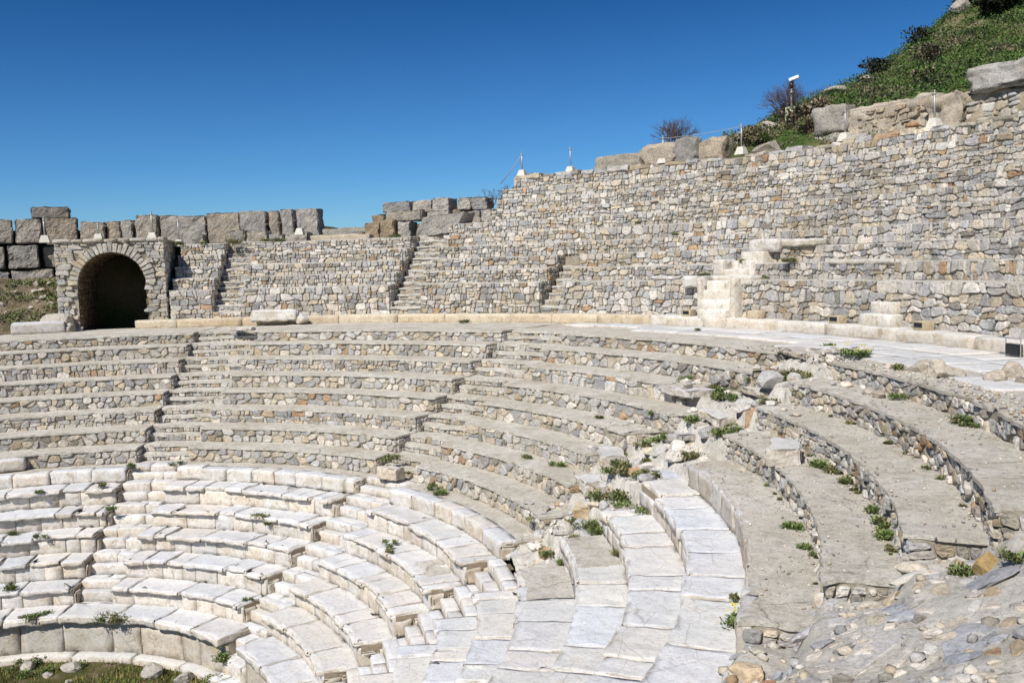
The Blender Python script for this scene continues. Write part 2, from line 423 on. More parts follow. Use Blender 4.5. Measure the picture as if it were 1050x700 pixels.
def tread(mb, ta, tb, k, rin, rout, z, ragged=0.0, thick=.05, seed=0, amp=.012):
    nth = max(2, int(abs(ta-tb)/.3)); nr = max(3, int((rout-rin)/.16)); bow = rowbow(k); top = []
    for i in range(nth+1):
        t = ta+(tb-ta)*i/nth; row = []
        e = .03*nz(t*1.1+seed, k)+.03*nz(t*3.1+seed, k+5)+.02*nz(t*7.7+seed, k)+.28*max(0, nz(t*.9+seed*3, k*2.2)-.28)+.2*max(0, nz(t*2.6+seed*5, k)-.3)
        for j in range(nr+1):
            r = rin+bow(t)+e*(1-j/nr) + (rout-rin)*j/nr
            tt = t
            if ragged and i == nth: tt = t + ragged*nz(r*2.1, seed, k)*3
            zz = z+amp*1.5*nz(t*.35+seed, r*1.6)-.03*max(0, nz(t*.5+seed*2, k)-.2)+.35*amp*nz(t*2.3+seed, r*5)
            if j == 0: zz -= .016
            row.append(P(tt, r, zz))
        top.append(row)
    mb.grid(top, flip=True)
    front = [[p[0], (p[0][0], p[0][1], p[0][2]-thick)] for p in top]; mb.grid(front)
    for row, fl in ((top[0], True), (top[-1], False)):
        mb.grid([row, [(p[0], p[1], p[2]-thick) for p in row]], flip=fl)

SC = 0
# ---- rubble rows with concrete seats
for w, (ta, tb) in WEDGES.items():
    for k in range(1, 9):
        if w == 'near' and k < 4: continue
        a, b = ta, tb
        if w == 'right': b = {1: 69.5, 2: 72.5, 3: 75.5, 4: 74.5, 5: 72.0, 6: 75.5, 7: 70.0, 8: 71.5}[k]
        if w == 'near': a = {4: 61.5, 5: 62.8, 6: 64.2, 7: 64.8, 8: 64.0}[k]; b = {4: 31.0, 5: 32.3, 6: 33.2, 7: 32.2, 8: 38.0}[k]
        r0, z1 = rr_(k), rz(k); z0 = rz(k-1) if k > 1 else 0; r1 = rr_(k+1) if k < 8 else 20.25
        SC += 1; bow = rowbow(k)
        mid = (a+b)/2
        lab = '%s rubble row above the marble, grey concrete seat, %s' % (ORD[k].capitalize(), WTXT[w])
        t = thing('seating_row', lab, 'seating row', P(mid, r0, z0), 'rubble seating rows of the lower theatre')
        mb = MB(); tread(mb, a, b, k, r0, r1+.06, z1, ragged=.45 if w in ('right', 'near') else .05, seed=SC); obj('seat_slab', mb, 'concrete', t, True)
        mb = MB(); sector(mb, a-.12, b+.12, r0+.05, r1+.3, z0-.25, z1-.05, bow=bow); obj('core', mb, 'mortar', t)
        mb = MB()
        L = R(a-b)*(r0+.04)
        big = w == 'near'
        rubble(mb, facemap(a, r0+.05, z0-.02, bow), L, z1-z0-.035, (.27 if not big else .21)*(.9+.25*rnd.random()), (.20 if not big else .15)*(.9+.25*rnd.random()), SC, .05, .011, drop=.14 if k % 3 else .2, bright=1.0, keep=0.0 if (big and k == 4) else 1.0)
        for th, side in ((a, 1), (b, -1)):
            rubble(mb, endmap(th, r0+.05, z0-.02, side), r1-r0-.03 if k < 8 else 1.2, z1-z0-.055, .26, .17, SC+100, .03, .01)
        if big and k == 4:
            mk = MB(); th = a; q4 = random.Random(4)
            while th > b+.1:
                l4 = q4.uniform(.45, 1.1); d4 = math.degrees(l4/r0)
                if th-d4 < b+1: d4 = th-b
                l4 = R(d4)*r0; o4 = bow(th-d4/2)
                block(mk, arcmap(th, r0+o4-.03+q4.uniform(-.015, .015), z0-.03, r0), l4-.012, .2, z1-z0+.03-.012+q4.uniform(-.03, .0), (max(4, int(l4/.08)), 3, 5), .025, .02, vary(q4.choice([(.62, .60, .57), (.56, .53, .48), (.66, .65, .63)]), .08, q4), 1.4, 3.0); th -= d4
            obj('marble_edge', mk, 'marble', t, True)
        obj('rubble_face', mb, 'rubble', t)

# ---- marble rows
MC = [(.73, .72, .71), (.71, .71, .715), (.75, .735, .71), (.68, .675, .67), (.73, .71, .67)]
def marble_row(ta, tb, rf, rb, zt, zb, label, seed, lip=.10, lipthick=.118, flat=False, near=False, toprow=False, name='seating_row', grp='white marble seating rows'):
    rr = random.Random(seed)
    t = thing(name, label, 'seating row', P((ta+tb)/2, rf, zb), grp)
    core = MB(); sector(core, ta-.02, tb+.02, rf+(.15 if toprow else .06), rb+.25, zb-.25, zt-.06, c=(.36, .31, .24)); obj('core', core, 'marble', t)
    mb = MB(); th = ta
    while th > tb+.2:
        L = rr.choice((rr.uniform(.35, .8), rr.uniform(.7, 1.5))) if not toprow else rr.uniform(.6, 1.15); dth = math.degrees(L/rf)
        if th-dth < tb+1.2: dth = th-tb
        L = R(dth)*rf
        c = vary(rr.choice(MC), .07, rr); dz = rr.uniform(-.028, .016); dr = rr.uniform(-.035, .045)+(rr.uniform(.04, .09) if rr.random() < .14 and not near else 0)
        g = rr.choice((.006, .01, .016, .03)) if not near else .01
        if toprow:
            block(mb, arcmap(th, rf+dr, zb-.03, rf), L-g, .42, zt-zb+.03+dz*.6, (max(4, int(L/.09)), 3, 4), .02, .012, c, 1.0, 3.2)
        else:
            lt = lipthick*rr.uniform(.8, 1.15)
            block(mb, arcmap(th, rf-lip+dr, zt-lt+dz, rf), L-g, rb-rf+lip+.06, lt, (max(5, int(L/.055)), 7, 2), .024, .017 if not near else .012, c, 2.6, 4.2)
        th -= dth
    for e_ in range(2): block(mb, arcmap(tb, rf+.03+e_*.33, zb-.02, rf), .06, .32, zt-zb-.07-(0 if toprow else lipthick*.5), (1, 6, 6), .03, .03, vary((.62, .58, .51), .1, rr), 1.5, 4)
    obj('seat_slabs', mb, 'marble', t, True)
    if toprow:
        mb = MB(); tread(mb, ta, tb, 0, rf+.36, rb+.05, zt-.012, seed=seed); obj('concrete_infill', mb, 'concrete', t, True)
    else:
        mb = MB(); th = ta
        while th > tb+.1:
            L = rr.uniform(.35, 1.05); dth = math.degrees(L/rf)
            if th-dth < tb+.8: dth = th-tb
            L = R(dth)*rf; c = vary(rr.choice(MC), .08, rr)
            block(mb, arcmap(th, rf+rr.uniform(-.012, .02), zb-.03, rf), L-rr.choice((.006, .006, .016)), .16, zt-zb-lipthick+.045, (max(2, int(L/.15)), 1, 3), .014, .008, c, .6)
            th -= dth
        obj('riser_slabs', mb, 'marble', t, True)
    return t
MNAME = ['Topmost', 'Second from top', 'Third from top', 'Fourth from top', 'Fifth from top', 'Sixth from top']
for w, (ta, tb) in WEDGES.items():
    if w == 'near': tb = 25
    for j in range(6):
        SC += 1
        a = ta; b = tb
        if w == 'right': b = [70.0, 70.5, 70.8, 71.2, 70.5, 71][j]
        marble_row(a, b, mr(j), mr(j-1) if j else rr_(1), mz(j), mz(j+1), '%s white marble row, %s' % (MNAME[j], WTXT[w]), SC, toprow=(j == 0 and w != 'near'), near=w == 'near')
for k in (1, 2, 3):
    a = [0, 62.5, 63.0, 64.0][k]; b = [0, 22, 23, 24.5][k]; SC += 1
    marble_row(a, b, rr_(k), rr_(k+1), rz(k), rz(k-1) if k > 1 else 0, 'Wide white marble row, %s step above the lower marble rows, nearest wedge' % ORD[k], SC, lip=.02, lipthick=.2)
for i, (lab, th0, th1, k, r0, r1, z) in enumerate((('Tan concrete patch on the lowest wide marble row beside the gap', 62.2, 54.5, 1, rr_(1)+.04, rr_(2)-.03, rz(1)+.012), ('Square concrete patch on the top marble row beside the gap', 61.0, 53.5, 0, RA+.05, rr_(1)-.03, .014), ('Small concrete fill on the third marble row', 80.0, 74.5, -2, mr(2)+.12, mr(1)-.02, mz(2)+.02))):
    mb = MB(); tread(mb, th0, th1, 30+i, r0, r1, z, thick=.03, seed=i, ragged=.1); o = obj('concrete_patch', mb, 'debris', None, True); o['label'] = lab; o['category'] = 'concrete patch'; o['group'] = 'concrete repairs'
# podium
for w, (ta, tb) in (('left', (177, 103.5)), ('right', (97.0, 40))):
    SC += 1; rr = random.Random(SC)
    t = thing('podium_wall', 'Low marble podium wall around the grassy orchestra, %s section' % ('long left' if w == 'left' else 'broken right'), 'wall', P((ta+tb)/2, 6.5, ORCH), 'podium wall sections')
    core = MB(); sector(core, ta-.2, tb+.2, 6.62, 7.5, ORCH-.4, mz(6)-.06); obj('core', core, 'mortar', t)
    mb = MB(); th = ta
    while th > tb+.2:
        L = rr.uniform(.8, 1.6); dth = min(math.degrees(L/6.4), th-tb); L = R(dth)*6.4
        block(mb, arcmap(th, 6.38+rr.uniform(-.05, .05), mz(6)-.18+rr.uniform(-.02, .01), 6.4), L-.015, .95, .18, (max(6, int(L/.06)), 8, 3), .028, .022, vary(rr.choice(MC), .06, rr), 2.4, 3.6); th -= dth
    obj('coping_slabs', mb, 'marble', t, True)
    mb = MB(); th = ta
    while th > tb+.2:
        L = rr.uniform(.5, 1.5); dth = min(math.degrees(L/6.5), th-tb); L = R(dth)*6.5
        block(mb, arcmap(th, 6.53, ORCH+.12, 6.53), L-.02, .2, mz(6)-.2-ORCH-.12, (max(3, int(L/.15)), 1, 4), .02, .012, vary((.60, .58, .54), .08, rr), .8); th -= dth
    obj('wall_slabs', mb, 'marble', t, True)
    mb = MB(); th = ta
    while th > tb+.2:
        L = rr.uniform(.9, 2); dth = min(math.degrees(L/6.3), th-tb); L = R(dth)*6.3
        block(mb, arcmap(th, 6.28, ORCH-.2, 6.3), L-.02, .4, .34, (max(3, int(L/.15)), 2, 2), .03, .02, vary((.66, .63, .58), .06, rr), .8); th -= dth
    obj('plinth_slabs', mb, 'marble', t, True)

t = thing('stairway', 'Three worn pale steps through the podium wall down to the grass', 'stairway', P(100, 6.5, ORCH)); mb = MB()
for r_a, z_a in ((6.78, -2.66), (6.42, -2.96), (6.08, -3.26)):
    xx = 0
    for l_ in (.36, .42): block(mb, arcmap(103.6-math.degrees(xx/6.5), r_a, ORCH-.1, 6.5), l_-.012, .55, z_a-ORCH+.1, (4, 4, 5), .025, .02, vary(MC[2], .06), 1.0, 3); xx += l_
obj('steps', mb, 'marble', t, True)
# ---- stairways of the lower theatre
def stair(label, ta, tb, marble_rows, rub_rows, seed, marble_cols=True):
    t = thing('stairway', label, 'stairway', P((ta+tb)/2, 7.2, mz(5)-.4), 'stairways between the seating wedges')
    rr = random.Random(seed); mb = MB(); mc = MB(); core = MB(); st = MB()
    for j in marble_rows:
        rf, zt, zb = mr(j), mz(j), mz(j+1); rb = mr(j-1) if j else rr_(1)
        for (a, b, z, zl) in ((rf-.03, rf+.22, zb, zb-.1), (rf+.2, rf+.46, (zt+zb)/2, zb), (rf+.46, rb+.05, zt, (zt+zb)/2)):
            L = R(ta-tb)*a; x = 0
            while x < L-.02:
                l = min(L-x, rr.uniform(.35, 1.0))
                if L-x-l < .2: l = L-x
                block(mb, arcmap(ta-math.degrees(x/a), a+rr.uniform(-.01, .01), zl-.05, a), l-.01, b-a, z-zl+.05+rr.uniform(-.01, .006), (4, 3, 2), .02, .01, vary(rr.choice(MC), .07, rr), .6); x += l
    n = 0
    for k in rub_rows:
        rf = rr_(k); zt = rz(k); zb = rz(k-1) if k > 1 else 0; rb = rr_(k+1) if k < 8 else 17.9
        for (a, b, z, zl) in ((rf-.03, rf+.27, zb, zb-.12), (rf+.25, rf+.52, (zt+zb)/2, zb), (rf+.52, rb+.03, zt, (zt+zb)/2)):
            sector(core, ta-.02, tb+.02, a+.05, b+.2, zl-.3, z-.04)
            n += 1; tread(mc, ta, tb, 40+k, a, b, z-.005, thick=.07, seed=seed+n, amp=.03)
            rubble(st, facemap(ta, a+.05, zl-.01), R(ta-tb)*a, z-zl-.05, .24, .2, seed+n, .04, .01)
    if mb.v: obj('marble_steps', mb, 'marble', t, True)
    if mc.v: obj('concrete_steps', mc, 'concrete', t, True); obj('step_rubble', st, 'rubble', t)
    if core.v: obj('core', core, 'mortar', t)
    return t
stair('Narrow radial stairway right of the arch, rubble above and marble below', 144.25, 136.85, range(5, -1, -1), range(1, 9), 501)
stair('Second radial stairway, at the picture centre, worn marble steps at its foot', 106.15, 98.65, range(5, -1, -1), range(1, 9), 502)
stair('Broken marble steps leading up into the collapsed gap', 70.45, 61.25, range(5, 0, -1), [], 503)

# ---- collapsed gap: rough ramp with embedded stones
def ramp_mesh(name, label, ta, tb, r0, r1, dz, amp, seed, step=.28, keep=.6, lv=.45, cu=.34, cv=.27, kk=.4):
    t = thing(name, label, 'debris slope', P((ta+tb)/2, r0, rampz(r0)))
    def H(th, r):
        k = clamp(.5+.9*nz(th*.16+seed, r*.5)); s = lerp(rampz(r), level(r-.08), lv+kk*k) if kk > .2 else (softlevel(r, th) if r < 14.45 else lerp(softlevel(r, th), 2.12+(r-14.6)*.36+.05*nz(th*.3, r*2.2), clamp((r-14.45)/.25)*(1-clamp((th-28.5)/3))))
        return s+dz-(.1*clamp((th-29.5)/2) if kk < .2 else 0)+amp*nz(th*.5+seed, r*1.3)+amp*.5*nz(th*1.7+seed, r*4)
    mb = MB(); n = int((ta-tb)/step); m = int((r1-r0)/.07); mb.grid([[P(ta+(tb-ta)*i/n, r0+(r1-r0)*j/m, H(ta+(tb-ta)*i/n, r0+(r1-r0)*j/m)) for j in range(m+1)] for i in range(n+1)], flip=True)
    obj('dusty_surface', mb, 'debris', t, True)
    mb = MB(); rm = (r0+r1)/2
    def f(u, v, d):
        th = ta-math.degrees(u/rm); r = r0+v; x = P(th, r, H(th, r)+d*.8-.008); return x
    rubble(mb, f, R(ta-tb)*rm, r1-r0, cu, cv, seed, .05, .03, keep=keep, drop=.25, bright=1.08, mask=lambda u, v: nz(u*.9+seed, v*.9) > -.32+.2*(1-keep) and abs(H(ta-math.degrees(u/rm), r0+v+.12)-H(ta-math.degrees(u/rm), r0+v-.12)) < .17)
    if kk < .2:
        def f2(u, v, d):
            th = ta-math.degrees(u/rm); r = r0+v; return P(th, r, H(th, r)+d*.5-.004)
        rubble(mb, f2, R(ta-tb)*rm, r1-r0, .62, .44, seed+9, .06, .05, keep=.42, drop=.25, colf=lambda q: vary(q.choice([(.62, .61, .59), (.50, .52, .56), (.66, .64, .58), (.46, .49, .54)]), .1, q), mask=lambda u, v: abs(H(ta-math.degrees(u/rm), r0+v+.12)-H(ta-math.degrees(u/rm), r0+v-.12)) < .15)
    obj('embedded_stones', mb, 'rubble', t)
    return H
Hgap = ramp_mesh('collapsed_stairway', 'Collapsed stairway gap filled with stones, slabs, earth and weeds', 76.5, 60.6, 10.75, 17.9, -.16, .13, 31)
Hnear = ramp_mesh('debris_slope', 'Dusty slope of embedded grey stones at the bottom right corner', 38.5, 2, 13.78, 18.2, -.13, .05, 57, keep=.8, lv=.0, kk=.10, cu=.24, cv=.17)
Hlow = ramp_mesh('worn_slab_slope', 'Worn slope of pale slabs low at the bottom edge', 30.5, 2, 7.0, 13.6, -.25, .06, 77, keep=.8)

# ---- diazoma: floor, paving, curb
mb = MB(); sector(mb, 178, -12, 17.6, 21.4, 2.4, FLOOR-.02); obj('walkway', mb, 'concrete', None, kind='structure')
t = thing('marble_paving', 'Smooth white marble paving of the curved walkway at the right', 'paving', P(70, 19, FLOOR))
rr = random.Random(88); mb = MB()
for ring, (ra, rb) in enumerate(((19.2, 20.2), (18.3, 19.2), (17.5, 18.3))):
    th = 104 if ring == 0 else (94 if ring == 1 else 74)
    while th > 8:
        L = rr.uniform(.8, 1.8); dth = math.degrees(L/ra)
        if ring == 2 and rr.random() < .35: th -= dth; continue
        block(mb, arcmap(th, ra+rr.uniform(-.03, .03), FLOOR-.05, ra, tilt=rr.uniform(-.004, .004)), L-.012, rb-ra-.01, .09+rr.uniform(-.012, .012), (max(4, int(L/.2)), 4, 1), .02, .01, vary((.68, .67, .65), .07, rr), .5); th -= dth
obj('paving_slabs', mb, 'marble', t, True)
t = thing('curb', 'Long curved marble curb along the back of the walkway', 'curb', P(110, 20.2, FLOOR))
rr = random.Random(89); mb = MB(); th = 153.2
while th > 5:
    L = rr.uniform(1.4, 2.6); dth = math.degrees(L/20.2); zc = .30+rr.uniform(-.012, .012)
    c = vary((.62, .55, .43), .07, rr) if th > 100 else vary((.70, .67, .62), .06, rr)
    block(mb, arcmap(th, 20.2, FLOOR-.05, 20.2), L-.012, .62, zc+.05, (max(6, int(L/.2)), 3, 3), .025, .015, c, .7); th -= dth
obj('curb_blocks', mb, 'marble', t, True)

# ---- upper cavea
UR = 20.72
def ur(k): return UR+.55*k
def uz(k): return 4.66+.45*k
UST = [(145.6, 142.6), (126.4, 123.0), (109.6, 107.1), (92.5, 89.4), (76.8, 73.6)]
UW = [('first upper wedge, between the arch and its stair', 149.9, 145.6, 4), ('long low upper wedge right of the arch stair', 142.6, 126.4, 4), ('stepped upper wedge below the tall corner', 123.0, 109.6, 9),
      ('tall upper wedge left of the white marble stair', 107.1, 91.0, 9), ('tall upper wedge right of the white marble stair', 91.0, 75.2, 9), ('rightmost tall upper wedge of coarse stones', 75.2, 44, 9)]
for lab, ta, tb, top in UW:
    SC += 1
    t = thing('rubble_terrace', 'Rubble masonry '+lab, 'terrace wall', P((ta+tb)/2, UR, FLOOR), 'upper rubble terraces')
    for k in range(top+1):
        a = ta
        if 'tall corner' in lab and k >= 6: a = min(ta, 119.2 - max(0, (k-8))*0.6)
        tb_ = tb
        if 'tall corner' in lab and k >= 3: tb = 107.1
        z0 = uz(k-1) if k else FLOOR+.2; z1 = uz(k); r0 = ur(k); bow = rowbow(60+k)
        mb = MB(); L = R(a-tb)*(r0)
        big = .40 if k == 0 and tb < 60 else .25
        rubble(mb, facemap(a, r0+.04, z0-.03, bow), L, z1-z0+(.0 if k < top else -.02), big*rnd.uniform(.95, 1.15)*(.85 if k and k % 2 else 1.1), ((.20 if k else .24) if not (k == 0 and tb < 60) else .33)*rnd.uniform(.9, 1.25), SC*20+k, .055, .013, drop=.2)
        for th, side in ((a, 1), (tb, -1)):
            rubble(mb, endmap(th, r0+.05, z0, side), .7, z1-z0, .28, .19, SC+k, .03, .012)
        cb = MB(); sector(cb, a-.08, tb+.08, r0+.06, r0+(.9 if k < top else 1.3), z0-.4, z1-.035, bow=bow)
        row = obj('stone_tier', mb, 'rubble', t); obj('mortar_core', cb, 'mortar', row)
        # core parented to tier: tier sits at thing origin
        if k < top or top < 6:
            tm = MB(); tread(tm, a, tb, 60+k, r0+.02, r0+.62, z1-.015, thick=.02, seed=SC+k, amp=.02); obj('ledge', tm, 'debris', row, True)
        else:
            tm = MB(); rr = random.Random(SC); th = a
            while th > tb:
                L2 = rr.uniform(.35, .95); dth = math.degrees(L2/r0)
                if rr.random() < .85: block(tm, arcmap(th, r0-.02+rr.uniform(-.04, .06), z1-.1, r0), L2-.02, rr.uniform(.5, .9), rr.uniform(.12, .24), (4, 3, 2), .05, .04, stonecol(rr, 1.05), .8)
                th -= dth
            obj('capping_stones', tm, 'rubble', row)
        tb = tb_
# upper stairs
UL = ['Steep rubble stair just right of the arch block', 'Steep rubble stair below the tumbled grey blocks', 'Short dark broken stair recess low in the tall wall', 'Rubble bed of the stair above the white marble steps', 'Rubble bed of the stair above the small white steps']
for i, (ta, tb) in enumerate(UST[:3]):
    t = thing('stairway', UL[i], 'stairway', P((ta+tb)/2, UR, FLOOR), 'upper stairways'); mc = MB(); st = MB(); core = MB()
    top = 6.45 if i < 2 else 5.8; z = FLOOR+.3; r = UR-.0; n = 0
    while z < top:
        n += 1; z2 = z+.225
        if r > ur(9)+.3: break
        sector(core, ta, tb, r+.05, r+.9, z-.5, z2-.03); tread(mc, ta, tb, 90+n, r, r+.30, z2, thick=.05, seed=n+i*40, amp=.04)
        rubble(st, facemap(ta, r+.05, z-.02), R(ta-tb)*r, z2-z-.03, .3, .12, n+i*77, .045, .01)
        z = z2; r += .255
    obj('worn_steps', mc, 'debris', t, True); obj('step_rubble', st, 'rubble', t); obj('core', core, 'mortar', t)
# white marble stair remains
t = thing('marble_stair', 'White marble steps climbing the rubble wall right of centre', 'stair', P(91, 20.5, 3.55)); mb = MB(); mc = MB()
for i in range(4):
    block(mb, arcmap(91.4, 20.22+.14*i, 3.5+.0, 20.6), 1.08, .5, .27*(i+1)+.04, (5, 3, 3), .02, .008, (.78, .77, .74), .4)
obj('steps', mb, 'marble', t, True)
for a, b in ((91.8, .15), (88.35, .16)):
    block(mc, arcmap(a, 20.38, 3.5, 20.6), b, 1.0, 1.2, (2, 5, 6), .02, .015, (.70, .68, .63), .5)
block(mc, arcmap(91.0, 20.68, 4.5, 20.6), 1.45, .5, .26, (10, 4, 3), .02, .015, (.70, .68, .64), .8)
obj('side_slab', mc, 'marble', t, True)
def one(name, label, cat, build, mat='marble', group=None):
    mb = MB(); build(mb); o = obj(name, mb, mat, None, True); o['label'] = label; o['category'] = cat
    if group: o['group'] = group
    return o
G1 = 'marble blocks left on the upper seats'
one('seat_block', 'Overhanging white seat block left of the top marble step', 'stone block', lambda m: block(m, arcmap(93.6, 20.5, 4.42, 20.6), .82, .7, .34, (8, 5, 4), .02, .02, (.68, .68, .68), .8), group=G1)
def upper_steps(m):
    for i in range(3): block(m, arcmap(90.5-.4*i, 20.98+.22*i, 4.6, 21), .8, .5, .34+.24*i, (5, 3, 3), .02, .012, (.73, .71, .68), .5)
one('marble_stair', 'Short upper flight of white steps above the white seat block', 'stair', upper_steps)
one('seat_block', 'White armrest block beside the short upper flight', 'stone block', lambda m: block(m, arcmap(91.5, 20.95, 4.7, 21), .42, .6, .52, (5, 5, 5), .03, .02, (.72, .71, .69), .6), group=G1)
one('seat_block', 'White seat block at the head of the marble steps', 'stone block', lambda m: block(m, arcmap(89.3, 21.62, 5.4, 21.8), 1.0, .7, .36, (8, 4, 3), .02, .018, (.68, .67, .66), .6), group=G1)
one('seat_block', 'Long white seat block, highest of the marble remains', 'stone block', lambda m: block(m, arcmap(86.5, 21.72, 5.53, 21.8), 1.15, .6, .2, (12, 4, 3), .02, .02, (.66, .64, .60), 1.5, 3), group=G1)
one('seat_block', 'Weathered white seat slab near the right end of the ledges', 'stone block', lambda m: block(m, arcmap(80.9, 21.24, 5.02, 21.3), 1.2, .5, .12, (10, 3, 2), .02, .018, (.58, .56, .52), 1.5), group=G1)
one('seat_block', 'Thin pale slab above the small white steps', 'stone block', lambda m: block(m, arcmap(77.4, 21.24, 5.0, 21.3), .9, .5, .13, (8, 3, 2), .02, .018, (.58, .56, .52), 1.5), group=G1)
one('seat_block', 'Fallen white marble slab left of the marble seat stair', 'stone block', lambda m: block(m, arcmap(97.5, 20.72, 4.66, 20.8), .9, .4, .1, (8, 4, 1), .02, .02, (.66, .66, .66), .8), group=G1)
def small_steps(m):
    block(m, arcmap(75.6, 20.35, 3.55, 20.6), 1.0, .5, .32, (5, 3, 2), .02, .008, (.74, .73, .70), .4)
    block(m, arcmap(75.3, 20.6, 3.8, 20.6), .82, .4, .34, (5, 3, 2), .02, .008, (.74, .73, .70), .4)
one('marble_stair', 'Small pair of white marble steps at the foot of the right wall', 'stair', small_steps)

# ---- arch block
t = thing('arch_gate', 'Vaulted stone archway with dark passage at the left', 'archway', P(155.5, 20.75, FLOOR))
a0 = R(155.55); ox, oy = 20.75*math.cos(a0), 20.75*math.sin(a0)
ex = Vector((math.sin(a0), -math.cos(a0), 0)); ey = Vector((math.cos(a0), math.sin(a0), 0))
def AM(x, y, z): v = Vector((ox, oy, 0))+ex*x+ey*y; return (v.x, v.y, z)
HW, TOP, AR, AX = 1.93, 6.62, 1.2, .02; SP = 6.16-AR; BASE = FLOOR-.05
def inarch(x, z, g=0.0): return (abs(x-AX) < AR+g and z < SP) or math.hypot(x-AX, z-SP) < AR+g
mb = MB()
rubble(mb, lambda u, v, d: AM(-HW+u, .05-d, BASE+v), 2*HW, TOP-BASE, .36, .22, 901, .06, .012, mask=lambda u, v: not inarch(-HW+u, BASE+v, .44 if BASE+v > SP else .1), bright=1.0, colf=lambda q: vary(q.choice([(.60, .57, .51), (.55, .53, .49), (.64, .59, .48), (.48, .48, .47), (.66, .64, .6)]), .12, q))
rubble(mb, lambda u, v, d: AM(HW-.05+d, .05+u, BASE+v), 4.2, TOP-BASE, .38, .24, 902, .05, .012)
rubble(mb, lambda u, v, d: AM(-HW+.05-d, .05+u, BASE+v), 4.2, TOP-BASE, .38, .24, 903, .05, .012)
obj('stone_facing', mb, 'rubble', t)
mb = MB(); nv = 25; rr = random.Random(11)
for i in range(nv):
    a = math.pi*(i+.04)/nv; b = math.pi*(i+rr.uniform(.84, .95))/nv; r0, r1 = AR-.01, AR+rr.uniform(.26, .42); c = vary((.60, .53, .40) if i > nv-8 and rr.random() < .6 else (.58, .56, .51), .14, rr)
    def vm(x, y, z, a=a, b=b, r0=r0, r1=r1): q = a+x/AR; return AM(AX+(r0+z)*math.cos(q), -.03+y, SP+(r0+z)*math.sin(q))
    block(mb, vm, (b-a)*AR, .5, r1-r0, (4, 3, 4), .018, .012, c, .8, 4)
obj('voussoirs', mb, 'rubble', t)
mb = MB(); prof = [(AX-AR, BASE-.3), (AX-AR, SP)]+[(AX-AR*math.cos(math.pi*i/18), SP+AR*math.sin(math.pi*i/18)) for i in range(1, 18)]+[(AX+AR, SP), (AX+AR, BASE-.3)]
# the vault is built of small stones too
def vmap(u, v, d):
    L1 = SP-BASE+.3; s = v
    if s < L1: x, z, nx, nz_ = AX-AR, BASE-.3+s, 1, 0
    elif s < L1+math.pi*AR:
        q = (s-L1)/AR; x, z = AX-AR*math.cos(q), SP+AR*math.sin(q); nx, nz_ = math.cos(q), -math.sin(q)
    else: x, z, nx, nz_ = AX+AR, SP-(s-L1-math.pi*AR), -1, 0
    return AM(x+nx*d, .1+u, z+nz_*d)
rubble(mb, vmap, 4.6, 2*(SP-BASE+.3)+math.pi*AR, .4, .26, 905, .05, .014, colf=lambda q: vary((.17, .125, .08), .2, q))  # stone colour darkened so the passage reads as deep shade
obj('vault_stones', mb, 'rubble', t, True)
mb = MB()
for y0, y1 in ((.1, 5.2),):
    o = len(mb.v)
    for x, z in prof: mb.vert(AM(x*1.0+(.04 if x > AX else -.04), y0, z)); mb.vert(AM(x+(.04 if x > AX else -.04), y1, z))
    for i in range(len(prof)-1): mb.f.append((o+2*i, o+2*i+1, o+2*i+3, o+2*i+2))
    mb.f.append(tuple(o+2*i+1 for i in range(len(prof))))
for xa, xb in ((-HW+.05, AX-AR-.03), (AX+AR+.03, HW-.05)):
    for p in ((xa, xb),):
        o = len(mb.v)
        for x in p:
            for y in (.08, 5.2):
                for z in (BASE-.3, TOP-.04): mb.vert(AM(x, y, z))
        mb.f += [(o, o+1, o+5, o+4), (o+2, o+3, o+7, o+6), (o, o+1, o+3, o+2), (o+4, o+5, o+7, o+6), (o+1, o+3, o+7, o+5)]
# wall above the arch: front spandrel strips and roof
segs = [(AX-AR-.03, SP)]+[(AX-(AR+.03)*math.cos(math.pi*i/18), SP+(AR+.03)*math.sin(math.pi*i/18)) for i in range(1, 18)]+[(AX+AR+.03, SP)]
for p, q in zip(segs, segs[1:]):
    o = len(mb.v)
    for x, z in (p, q): mb.vert(AM(x, .08, z)); mb.vert(AM(x, .08, TOP-.04)); mb.vert(AM(x, 5.2, TOP-.04))
    mb.f += [(o, o+1, o+4, o+3), (o+1, o+2, o+5, o+4)]
obj('masonry_core', mb, 'mortar', t)
mb = MB(); rr = random.Random(12); x = -HW-.04
while x < HW-.1:
    L = rr.uniform(.4, .9); L = min(L, HW+.04-x)
    block(mb, lambda a, b, c, x=x: AM(x+a, -.04+b, TOP-.09+c), L-.015, .8, .13+rr.uniform(-.02, .02), (3, 3, 1), .03, .025, vary((.52, .49, .43), .1, rr), .6); x += L
block(mb, lambda a, b, c: AM(-HW+a, .6+b, TOP-.09+c), 2*HW, 4.4, .08, (10, 10, 1), .03, .04, (.42, .38, .3))
obj('top_slabs', mb, 'rubble', t, True)

